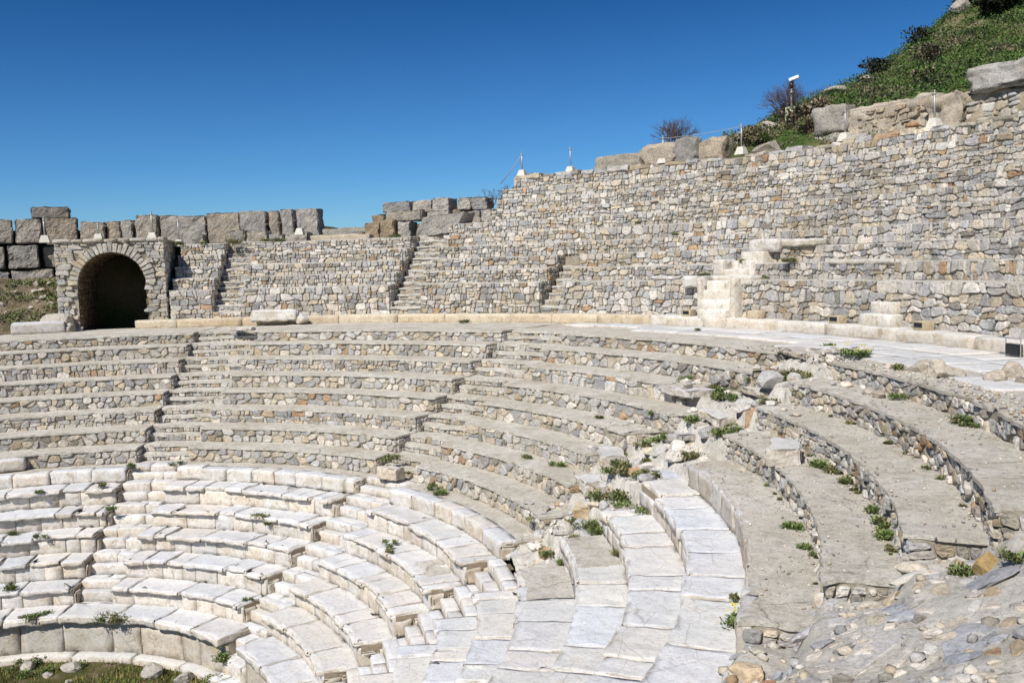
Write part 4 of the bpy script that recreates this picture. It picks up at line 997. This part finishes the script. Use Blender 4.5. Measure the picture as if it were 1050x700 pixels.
# ruined wall remnant
t = thing('ruined_wall', 'Ruined pale wall stub with rough rubble core above the terraces', 'wall', P(89, 27.3, 8.7)); rr = random.Random(3)
mb = MB()
for z0, z1, a, L in ((8.6, 9.25, 93.1, 1.15), (9.25, 10.15, 93.0, 1.2), (8.6, 9.1, 90.6, .9)):
    block(mb, arcmap(a, 27.0, z0, 27.2), L, .9, z1-z0, (6, 4, 5), .08, .08, vary((.46, .45, .42), .06, rr), .5)
obj('squared_blocks', mb, 'rock', t, True)
mb = MB(); block(mb, arcmap(90.6, 27.25, 8.5, 27.2), 3.1, .9, 1.5, (26, 4, 12), .06, .11, (.54, .49, .41), 1.0, 2.0)
block(mb, arcmap(84.2, 26.9, 8.5, 27.2), 1.1, .9, 1.35, (10, 4, 12), .06, .14, (.50, .45, .37), 1.0, 2.2); obj('rubble_core', mb, 'rubble', t, True)
mb = MB(); rubble(mb, lambda u, v, d: P(90.4-math.degrees(u/27.2), 27.26-d, 8.6+v), 2.9, 1.25, .38, .22, 77, .09, .02, keep=.7, colf=lambda q: vary((.52, .46, .36), .15, q)); obj('facing_stones', mb, 'rubble', t)
boulder('Orange brown stone at the foot of the ruined wall', 84.6, 26.5, 9.0, (.36, .3, .28), 0, 61, (.42, .26, .15), 'rubble', grp='loose boulders and blocks')
one('limestone_slab', 'Huge overhanging pale limestone slab at the right edge', 'stone block', lambda m: block(m, arcmap(81.5, 26.9, 9.72, 27), 3.6, 1.3, .72, (22, 8, 9), .08, .09, (.56, .56, .54), 1.5, 1.8), 'rock')
one('ruined_wall', 'Rough rubble wall stub under the huge limestone slab', 'wall', lambda m: (block(m, arcmap(82.0, 27.15, 8.5, 27), 3.6, 1, 1.22, (12, 4, 6), .1, .12, (.46, .40, .30), .4), rubble(m, lambda u, v, d: P(81.8-math.degrees(u/27), 27.15-d, 8.6+v), 3.2, 1.0, .36, .24, 5, .07, .02)), 'rubble')
# marble pieces by the arch and on the walkway
one('marble_block', 'Smooth grey-white marble block at the left edge below the slope', 'stone block', lambda m: block(m, arcmap(165.0, 20.1, 3.27, 20.2), 1.75, .7, .42, (10, 4, 4), .04, .02, (.60, .61, .62), .5), group='marble pieces on the walkway')
boulder('White angular marble chunk between the block and the arch', 160.9, 20.75, 3.62, (1.1, .8, .75), 60, 71, (.64, .61, .56), 'marble', 8, .68, name='marble_chunk', grp='marble pieces on the walkway')
boulder('Broken marble lump touching the arch foot', 160.0, 20.45, 3.42, (.55, .5, .4), 20, 72, (.5, .48, .44), 'marble', 8, name='marble_chunk', grp='marble pieces on the walkway')
one('marble_block', 'Long broken white marble block lying across the curb', 'stone block', lambda m: block(m, arcmap(140.7, 19.75, 3.42, 20), 1.75, .6, .42, (16, 6, 7), .03, .04, (.70, .69, .67), 2.0, 2.6), group='marble pieces on the walkway')
boulder('Splintered marble end piece beside the long broken block', 135.3, 19.9, 3.5, (.5, .45, .35), 40, 73, (.6, .58, .54), 'marble', 9, name='marble_chunk', grp='marble pieces on the walkway')
one('marble_block', 'Small white block standing at the left picture edge', 'stone block', lambda m: block(m, arcmap(163.8, 11.2, .02, 11.2), .95, .5, .32, (5, 3, 3), .03, .015, (.70, .69, .67), .5), group='marble pieces on the walkway')
def slab(label, th, r, z, L, W, H, ang, pitch, seed, c=(.60, .59, .57), mat='marble', roll=0):
    if 62 < th < 76.4 and r < 16.9: z = min(z, Hgap(th, r)+.04, level(r)+.02); z = max(z, Hgap(th, r)-.08)
    L *= .88; W *= .88
    x, y, _ = P(th, r, 0); mb = MB(); m = cart(x, y, z, ang, pitch, roll)
    block(mb, lambda a, b, cc: m(a-L/2, b-W/2, cc), L, W, H, (12, 8, 4), .025, .035, c, 2.0, 2.6, seed=seed)
    o = obj('fallen_slab', mb, mat, None, False); o['label'] = label; o['category'] = 'stone slab'; o['group'] = 'fallen slabs'; return o
slab('Large flat slab propped over a dark hollow in the gap', 75.6, 15.6, 2.62, 1.35, .8, .17, -14, 0, 1)
slab('Long rough slab at the top of the green weed hollow', 74.6, 13.5, 1.5, 1.2, .6, .22, -40, 0, 2)
slab('White pointed slab jutting over the weeds', 71.9, 12.75, 1.12, 1.0, .55, .2, -30, 4, 3, (.68, .67, .65))
slab('Tilted tan slab below the pointed white one', 70.2, 12.75, .92, .6, .5, .16, 10, 20, 4, (.48, .42, .35))
slab('Chunky white block lying on the wide seats', 53.8, 14.85, 2.06, 1.0, .55, .3, -55, 0, 5, (.64, .62, .59))
slab('Tilted cracked paving slab at the broken paving edge', 67.6, 17.75, 3.3, 1.5, .7, .13, -16, -5, 6, (.72, .71, .70))
slab('Flat grey slab beside the cracked paving slab', 70.3, 17.4, 3.18, 1.3, .6, .14, -20, 3, 7, (.5, .47, .42))
slab('Small white slab at the head of the arch stairway', 138.8, 17.1, 3.29, .95, .45, .12, 45, 0, 8, (.70, .69, .66))
slab('Cream block perched above the top marble row', 101.6, 11.2, .05, .75, .45, .3, 15, 0, 9, (.68, .62, .54))
slab('Bluish slab in the gap above the wide marble row', 64.8, 13.8, 1.55, .8, .5, .16, -40, 6, 10, (.55, .56, .60))
slab('Grey slab leaning near the middle of the gap', 70.2, 14.6, 1.85, .9, .5, .15, -20, -8, 11, (.5, .5, .5))
slab('White tilted slab right of the hollow', 68.4, 15.1, 2.15, .8, .5, .16, -10, 10, 12, (.66, .64, .6))
slab('Thin pale slab along the upper end of the gap', 69.6, 16.2, 2.62, 1.0, .4, .12, -25, 0, 13, (.58, .55, .5))
slab('Ochre block at the end of the second rubble row', 68.9, 12.3, .75, .5, .4, .26, -50, 0, 14, (.62, .52, .36))
slab('Cream block beside the concrete seat end', 71.2, 11.9, .55, .45, .32, .22, -20, 0, 15, (.66, .58, .44))
# foreground stones
FG = [('Rounded cream boulder at the bottom of the picture', 27.2, 14.1, (.42, .30, .27), 20, (.66, .54, .38), 'rubble'), ('White chunk behind the blue slate pieces', 33.4, 14.6, (.44, .32, .24), 10, (.68, .66, .62), 'marble'), ('Dark blue grey slate piece in front of the white chunk', 31.3, 14.5, (.46, .26, .10), -20, (.34, .38, .45), 'rubble'),
      ('Round white stone left of the slate pieces', 31.9, 14.15, (.20, .17, .14), 0, (.62, .58, .52), 'rubble'), ('Small blue stone beside the cream boulder', 27.3, 14.35, (.26, .2, .1), 30, (.38, .42, .50), 'rubble'), ('Rust coloured flat stone beside the cream boulder', 26.7, 14.3, (.24, .16, .07), 0, (.48, .28, .17), 'rubble'),
      ('Pale blue flat stone near the bottom edge', 26.2, 14.55, (.3, .2, .09), -30, (.46, .5, .56), 'rubble'), ('Grey flat stone near the bottom edge', 25.9, 14.8, (.3, .2, .08), 15, (.42, .44, .48), 'rubble'), ('Pale flat stone behind the slate pieces', 31.8, 15.0, (.36, .2, .08), 40, (.58, .56, .52), 'rubble'),
      ('Cream flat stone under the broken seat end', 30.6, 15.25, (.36, .24, .1), 10, (.6, .52, .4), 'rubble'), ('Long white stone under the broken seat end', 31.3, 15.4, (.5, .2, .1), 35, (.62, .6, .56), 'marble'), ('Blue grey slab piece in the dust', 28.6, 15.3, (.55, .34, .07), 50, (.38, .41, .47), 'rubble'),
      ('Second blue grey slab piece in the dust', 27.7, 15.35, (.5, .3, .07), 10, (.40, .43, .5), 'rubble'), ('Broad bluish flat stone below the right seat end', 29.3, 16.0, (.75, .45, .09), 10, (.42, .44, .5), 'rubble'), ('Ochre stone wedged at the right seat end', 31.0, 16.05, (.42, .3, .25), 0, (.46, .34, .16), 'rubble'),
      ('Orange brown cobble under the middle seat end', 32.5, 15.2, (.2, .15, .12), 0, (.48, .31, .16), 'rubble'), ('Bluish angular stone at the right picture edge', 26.3, 16.45, (.4, .3, .16), 20, (.36, .40, .46), 'rubble'), ('Pale upright stone near the right edge', 28.8, 16.5, (.3, .26, .34), 0, (.52, .5, .46), 'rubble'),
      ('Grey upright slab at the right edge under the high seat', 32.5, 16.75, (.45, .3, .5), 30, (.42, .42, .42), 'rubble'), ('Dark angular stone by the upright slab', 34.0, 16.7, (.35, .25, .4), 10, (.33, .33, .33), 'rubble'), ('Bluish flat slab low at the right edge', 23.2, 15.9, (.5, .34, .08), 0, (.38, .41, .47), 'rubble'), ('Thin white tipped flat stone at the right', 25.2, 15.9, (.5, .3, .06), -20, (.52, .54, .57), 'rubble')]
def slope_normal(th, r):
    a = Vector(P(th, r, Hnear(th, r))); b = Vector(P(th, r+.2, Hnear(th, r+.2))); c_ = Vector(P(th+.8, r, Hnear(th+.8, r)))
    n_ = (b-a).cross(c_-a).normalized(); return n_ if n_.z > 0 else -n_
for i, (lab, th, r, s, ang, c, mt) in enumerate(FG):
    ALIGN[0] = slope_normal(th, r)
    q_ = .52 if 'lue' in lab or 'slab' in lab.lower() else .75; s = (s[0]*q_, s[1]*q_, s[2]*.8)
    boulder(lab, th, r, Hnear(th, r)+s[2]*.1, s, ang, 400+i, c, mt, 9, name='loose_stone', grp='loose stones in the foreground', rough=.08)
ALIGN[0] = None
# white stones along the paving edge
for i, (th, r, s, lab) in enumerate([(57.2, 17.55, (.42, .3, .24), 'Pinkish rounded stone, left of the paving edge stones'), (56.2, 17.6, (.3, .26, .26), 'Pale stone second along the paving edge'), (54.9, 17.6, (.5, .3, .22), 'Cream wide stone third along the paving edge'), (53.0, 18.0, (.4, .3, .2), 'Grey stone behind the cream wide one'), (51.5, 18.3, (.38, .3, .2), 'Blue grey stone near the right edge of the paving'), (50.3, 18.35, (.26, .2, .26), 'Small pointed tan stone near the right edge'), (53.5, 18.35, (.3, .3, .3), 'Dark upright stone by the yellow flowers'), (59.3, 17.3, (.3, .2, .1), 'Flat stone on the high seat, left'), (55.9, 16.95, (.26, .22, .14), 'White stone fallen on the seat below the edge, right'), (57.3, 16.95, (.3, .22, .12), 'White stone fallen on the seat below the edge, left')]):
    z = FLOOR if r > 17.1 else FLOOR
    if r < 17: z = rz(7); r = 16.6
    boulder(lab, th, r, z+s[2]*.3, s, i*37, 450+i, vary((.58, .54, .47), .15), 'rubble', 9, name='loose_stone', grp='loose stones along the paving edge')
# many loose stones in the gap
rr = random.Random(9)
for i in range(86):
    th = rr.gauss(69, 2.8); r = rr.uniform(11.2, 17.6)
    if not 61.3 < th < 76: continue
    s = rr.uniform(.12, .42)*(1.0 if rr.random() < .8 else 1.3)
    boulder('Loose grey or tan stone among the rubble of the collapsed gap', th, r, Hgap(th, r)+s*.1, (s, s*rr.uniform(.6, .9), s*rr.uniform(.35, .7)), rr.uniform(0, 180), 500+i, stonecol(rr, 1.12), 'rubble', 9, name='loose_stone', grp='loose stones in the collapsed gap', sub=2, rough=.08)
rr = random.Random(91)
for i in range(26):
    th = rr.uniform(161.3, 168.5); r = rr.uniform(20.9, 24.6); s_ = rr.uniform(.12, .42)
    boulder('Pale loose stone on the earth slope left of the arch', th, r, slope_h(th, r)+s_*.1, (s_, s_*.8, s_*.55), rr.uniform(0, 180), 800+i, vary((.52, .48, .41), .15, rr), 'rubble', 9, name='loose_stone', grp='loose stones on the earth slope', sub=2)
rr = random.Random(17)
for i in range(52):
    th = rr.uniform(14, 33); r = rr.uniform(13.7, 17.4); s_ = rr.choice((rr.uniform(.08, .16), rr.uniform(.12, .24), rr.uniform(.16, .3)))
    ALIGN[0] = slope_normal(th, r)
    boulder('Small pale broken stone lying in the dust of the foreground slope', th, r, Hnear(th, r)+s_*.07, (s_, s_*.75, s_*rr.uniform(.18, .4)), rr.uniform(0, 180), 1200+i, vary(rr.choice([(.50, .52, .56), (.60, .60, .60), (.64, .61, .54), (.44, .47, .52)]), .1, rr), 'rubble', 9, name='loose_stone', grp='small stones on the foreground slope', sub=2)
ALIGN[0] = None
for i in range(70):
    k_ = rr.choice((1, 2, 3, 4, 5, 6, 7)); side = rr.random() < .6; r = rr_(k_)+rr.uniform(.1, .72)
    th = {1: 69.5, 2: 72.5, 3: 75.5, 4: 74.5, 5: 72.0, 6: 75.5, 7: 70.0}[k_]+abs(rr.gauss(0, 2.2)) if side else 64-abs(rr.gauss(0, 3.0))
    if not side and k_ < 4: continue
    s_ = rr.uniform(.06, .22)
    boulder('Small stone spilled from the collapsed gap onto a concrete seat', th, r, rz(k_)+s_*.15, (s_, s_*.8, s_*.5), rr.uniform(0, 180), 1400+i, stonecol(rr, 1.1), 'rubble', 9, name='loose_stone', grp='small stones spilled on the seats', sub=2)
# orchestra debris
for i, (th, r, s, lab) in enumerate([(149, 5.9, .34, 'Broken grey stone against the podium foot, left'), (139, 5.8, .38, 'Broken grey stone against the podium foot, middle'), (143, 5.5, .2, 'Small white stone on the orchestra grass'), (136, 5.2, .2, 'Pale stone in the orchestra grass near the podium'), (119, 5.9, .5, 'Flat tan stone at the podium corner'), (111, 6.0, .4, 'Small tan stone at the podium corner')]):
    boulder(lab, th, r, ORCH+s*.18, (s, s*.8, s*.6), i*50, 700+i, (.52, .5, .46), 'rubble', name='loose_stone', grp='stones on the orchestra grass')
rr = random.Random(15); mb = MB()
for i in range(2600):
    z_ = rr.choice([0, 1, 2, 3, 3]);
    if z_ == 0: th = rr.uniform(60, 77); r = rr.uniform(10.9, 17.8); z = Hgap(th, r)
    elif z_ == 1: th = rr.uniform(6, 38); r = rr.uniform(13.5, 18); z = Hnear(th, r)
    elif z_ == 2: th = rr.uniform(40, 75); r = rr.uniform(16.95, 17.6); z = FLOOR
    else:
        k_ = rr.choice((4, 5, 6, 7)); th = rr.uniform(33, 61); r = rr_(k_)+.776*(1-rr.random()**1.7*.9)-.03; z = rz(k_)
    s = rr.uniform(.02, .07)*((1 if z_ != 1 else rr.choice((.8, 1.2, 1.9))) if z_ < 3 else .6); x, y, _ = P(th, r, 0); rock(mb, (x, y, z+s*.2), (s, s*.8, s*.6), rr.uniform(0, 180), i, 5, stonecol(rr, 1.05), 1)
o = obj('gravel', mb, 'rubble', None, True, kind='stuff'); o['label'] = 'scattered small gravel on the debris slopes and walkway edge'; o['category'] = 'gravel'

# ------------------------------------------------------------------ barrier posts, ropes, camera pole, floodlights
def frustum(mb, x, y, z, b, t_, h, ang=0, c=(.6, .6, .6)):
    ca, sa = math.cos(R(ang)), math.sin(R(ang)); o = len(mb.v)
    for s, zz in ((b, z), (b*.98, z+.03), (t_, z+h-.015), (t_*.9, z+h)):
        for u, v in ((-1, -1), (1, -1), (1, 1), (-1, 1)): mb.vert((x+(u*ca-v*sa)*s/2, y+(u*sa+v*ca)*s/2, zz))
    for k in range(3):
        for j in range(4): mb.f.append((o+4*k+j, o+4*k+(j+1) % 4, o+4*k+4+(j+1) % 4, o+4*k+4+j))
    mb.f.append((o+12, o+13, o+14, o+15))
PO = [(161.8, 21.4, 6.62, 'at the left end above the arch block', .62), (156.9, 21.5, 6.64, 'above the arch crown', .4), (151.6, 21.3, 6.64, 'at the right corner of the arch block', .75), (150.4, 23.6, 6.42, 'just right of the arch block', .8), (138.7, 23.9, 6.75, 'at the right end of the left skyline', .4),
      (118.3, 26.25, 8.82, 'on the corner of the tall wall', .66), (113.6, 26.25, 8.8, 'second along the tall wall top', .72), (104.8, 26.2, 8.85, 'in front of the leafless shrub', .7), (97.8, 26.2, 8.85, 'in front of the brown brush', .75), (89.2, 26.2, 8.85, 'in front of the ruined wall end', .7), (82.5, 26.2, 8.85, 'in front of the orange brown stone', .75)]
tops = []
for th, r, z, lab, h in PO:
    x, y, _ = P(th, r, 0); t = thing('barrier_post', 'Thin metal post in a tapered cement base '+lab, 'post', (x, y, z), 'barrier posts along the wall tops')
    mb = MB(); frustum(mb, x, y, z-.04, .36, .22, .27, th); obj('cement_base', mb, 'cement', t)
    mb = MB(); tube(mb, [(x, y, z+.2), (x, y, z+.25+h)], [.028, .028], 8); obj('pole', mb, 'metal', t, True)
    mb = MB(); tube(mb, [(x, y, z+.16+h), (x, y, z+.20+h)], [.045, .045], 8); tube(mb, [(x, y, z+.25+h), (x, y, z+.29+h)], [.036, .02], 8); obj('cap', mb, 'metal', t, True)
    tops.append(Vector((x, y, z+.18+h)))
for i, j, lab in ((0, 1, 'Sagging rope from the left post to the arch crown post'), (1, 2, 'Sagging rope above the arch'), (3, 4, 'Long sagging rope below the left skyline blocks'), (7, 8, 'Thin rope past the skyline boulders'), (9, 10, 'Thin rope before the ruined wall')):
    a, b = tops[i], tops[j]; s = .05 if i > 4 else .22
    pts = [a.lerp(b, k/12)+Vector((0, 0, -s*4*(k/12)*(1-k/12))) for k in range(13)]
    mb = MB(); tube(mb, pts, [.010]*13, 6); o = obj('rope', mb, 'rope', None, True); o['label'] = lab; o['category'] = 'rope'; o['group'] = 'barrier ropes'
a = tops[5]; mb = MB(); e = Vector(P(120.4, 26.2, 8.55)); tube(mb, [a, a.lerp(e, .5)-Vector((0, 0, .05)), e], [.016]*3, 6); o = obj('rope', mb, 'rope', None, True); o['label'] = 'Slanting stay rope down from the corner post'; o['category'] = 'rope'; o['group'] = 'barrier ropes'
x, y, _ = P(95.9, 28.0, 0); dzc = .32; t = thing('security_camera', 'White surveillance camera on a pole with a pale green cement base', 'camera', (x, y, 9.75))
mb = MB(); frustum(mb, x, y, 9.85, .36, .34, .62, 20); obj('cement_base', mb, 'green', t)
mb = MB(); tube(mb, [(x, y, 10.4), (x, y, 11.2)], [.035, .035], 8); tube(mb, [(x, y, 10.92), (x, y, 11.02)], [.06, .06], 8); obj('pole', mb, 'metal', t, True)
mb = MB(); tube(mb, [(x, y, 11.15), (x, y, 11.32)], [.075, .09], 10); tube(mb, [(x, y, 11.3), (x+.08, y, 11.4)], [.04, .04], 8); obj('mount', mb, 'black', t, True)
hd = cart(x-.06, y-.06, 11.36, 20, -14); mb = MB(); block(mb, lambda u, v, w_: hd(u, v, w_), .36, .13, .12, (3, 1, 1), .02, 0, (.7, .7, .7)); o = obj('housing', mb, 'paintw', t, True)
for th, r, z, w_, lab in ((78.0, 20.5, 3.56, .34, 'Tan floodlight box on the curb between the two marble steps'), (92.9, 20.5, 3.56, .3, 'Tan floodlight box left of the white marble steps'), (70.2, 20.48, 3.56, .34, 'Tan floodlight box right of the small white steps')):
    x, y, _ = P(th, r, 0); t = thing('floodlight_box', lab, 'floodlight', (x, y, z), 'floodlight boxes on the curb'); m = cart(x, y, z, th-90)
    mb = MB(); block(mb, lambda a, b, c: m(a-w_/2, b-.15, c), w_, .3, .22, (2, 2, 2), .02, .006, (.5, .43, .3)); obj('housing', mb, 'tan', t, True)
    mb = MB(); block(mb, lambda a, b, c: m(a-w_*.36, b-.164, c+.09), w_*.72, .02, .10, (1, 1, 1), .005, 0); obj('glass', mb, 'black', t)
one('stone_cube', 'Small squared tan stone on the curb right of the white steps', 'stone block', lambda m: block(m, arcmap(86.7, 20.4, 3.56, 20.4), .4, .3, .25, (3, 2, 2), .03, .015, (.62, .54, .40), .4), 'rubble')
x, y, _ = P(61.1, 20.05, 0); t = thing('floodlight', 'Dark floodlight in a thin metal frame before the curb at the right edge', 'floodlight', (x, y, 3.3)); m = cart(x, y, 3.32, 62.6-90)
mb = MB(); block(mb, lambda a, b, c: m(a-.16, b-.1, c+.04), .34, .12, .2, (2, 1, 2), .02, 0); obj('lamp_body', mb, 'black', t)
mb = MB()
for u in (-.2, .2): tube(mb, [m(u, -.05, 0), m(u, -.05, .34)], [.012, .012], 6)
tube(mb, [m(-.4, -.05, .34), m(.2, -.05, .34)], [.012, .012], 6); obj('frame', mb, 'metal', t)

# ------------------------------------------------------------------ camera, light, sky
cam = bpy.data.cameras.new('camera'); co = bpy.data.objects.new('camera', cam); col.objects.link(co); scene.camera = co
yaw, pit, rol = 2.506, -.08564, -.0304
fw = Vector((math.cos(yaw)*math.cos(pit), math.sin(yaw)*math.cos(pit), math.sin(pit))); rt = Vector((math.sin(yaw), -math.cos(yaw), 0)); upv = rt.cross(fw)
rt, upv = rt*math.cos(rol)+upv*math.sin(rol), upv*math.cos(rol)-rt*math.sin(rol)
m = Matrix((rt, upv, -fw)).transposed().to_4x4(); m.translation = Vector((17.8346, 0, 5.3391)); co.matrix_world = m
cam.sensor_width = 36; cam.lens = 948.04*36/1050; cam.clip_end = 5000; cam.clip_start = .05
AZ = math.atan2(-.93, .37); EL = R(47)
S_ = Vector((math.cos(AZ)*math.cos(EL), math.sin(AZ)*math.cos(EL), math.sin(EL)))
sun = bpy.data.lights.new('sun', 'SUN'); so = bpy.data.objects.new('sun', sun); col.objects.link(so)
so.rotation_euler = S_.to_track_quat('Z', 'Y').to_euler(); sun.energy = 5.3; sun.angle = R(.55); sun.color = (1, .96, .905)
w = bpy.data.worlds.new('World'); scene.world = w; w.use_nodes = True; nt = w.node_tree
bg = nt.nodes['Background']; sky = nt.nodes.new('ShaderNodeTexSky'); sky.sky_type = 'NISHITA'; sky.sun_disc = False
sky.sun_elevation = EL; sky.sun_rotation = math.atan2(S_.x, S_.y); sky.altitude = 300; sky.air_density = 1.0; sky.dust_density = .2; sky.ozone_density = 3.0
tc = nt.nodes.new('ShaderNodeTexCoord'); sp = nt.nodes.new('ShaderNodeSeparateXYZ'); nt.links.new(tc.outputs['Generated'], sp.inputs[0])
gr = ramp(nt, sp.outputs['Z'], [(.0, (.50, .80, 1.12)), (.10, (.28, .60, .96)), (.28, (.085, .34, .64)), (1.0, (.09, .33, .62))])
mx = nt.nodes.new('ShaderNodeMix'); mx.data_type = 'RGBA'; mx.blend_type = 'MULTIPLY'; mx.inputs[0].default_value = 1
nt.links.new(sky.outputs[0], mx.inputs[6]); nt.links.new(gr.outputs[0], mx.inputs[7]); nt.links.new(mx.outputs[2], bg.inputs[0]); bg.inputs[1].default_value = .1
scene.view_settings.view_transform = 'Standard'; scene.view_settings.look = 'None'; scene.view_settings.exposure = 0; scene.view_settings.gamma = 1
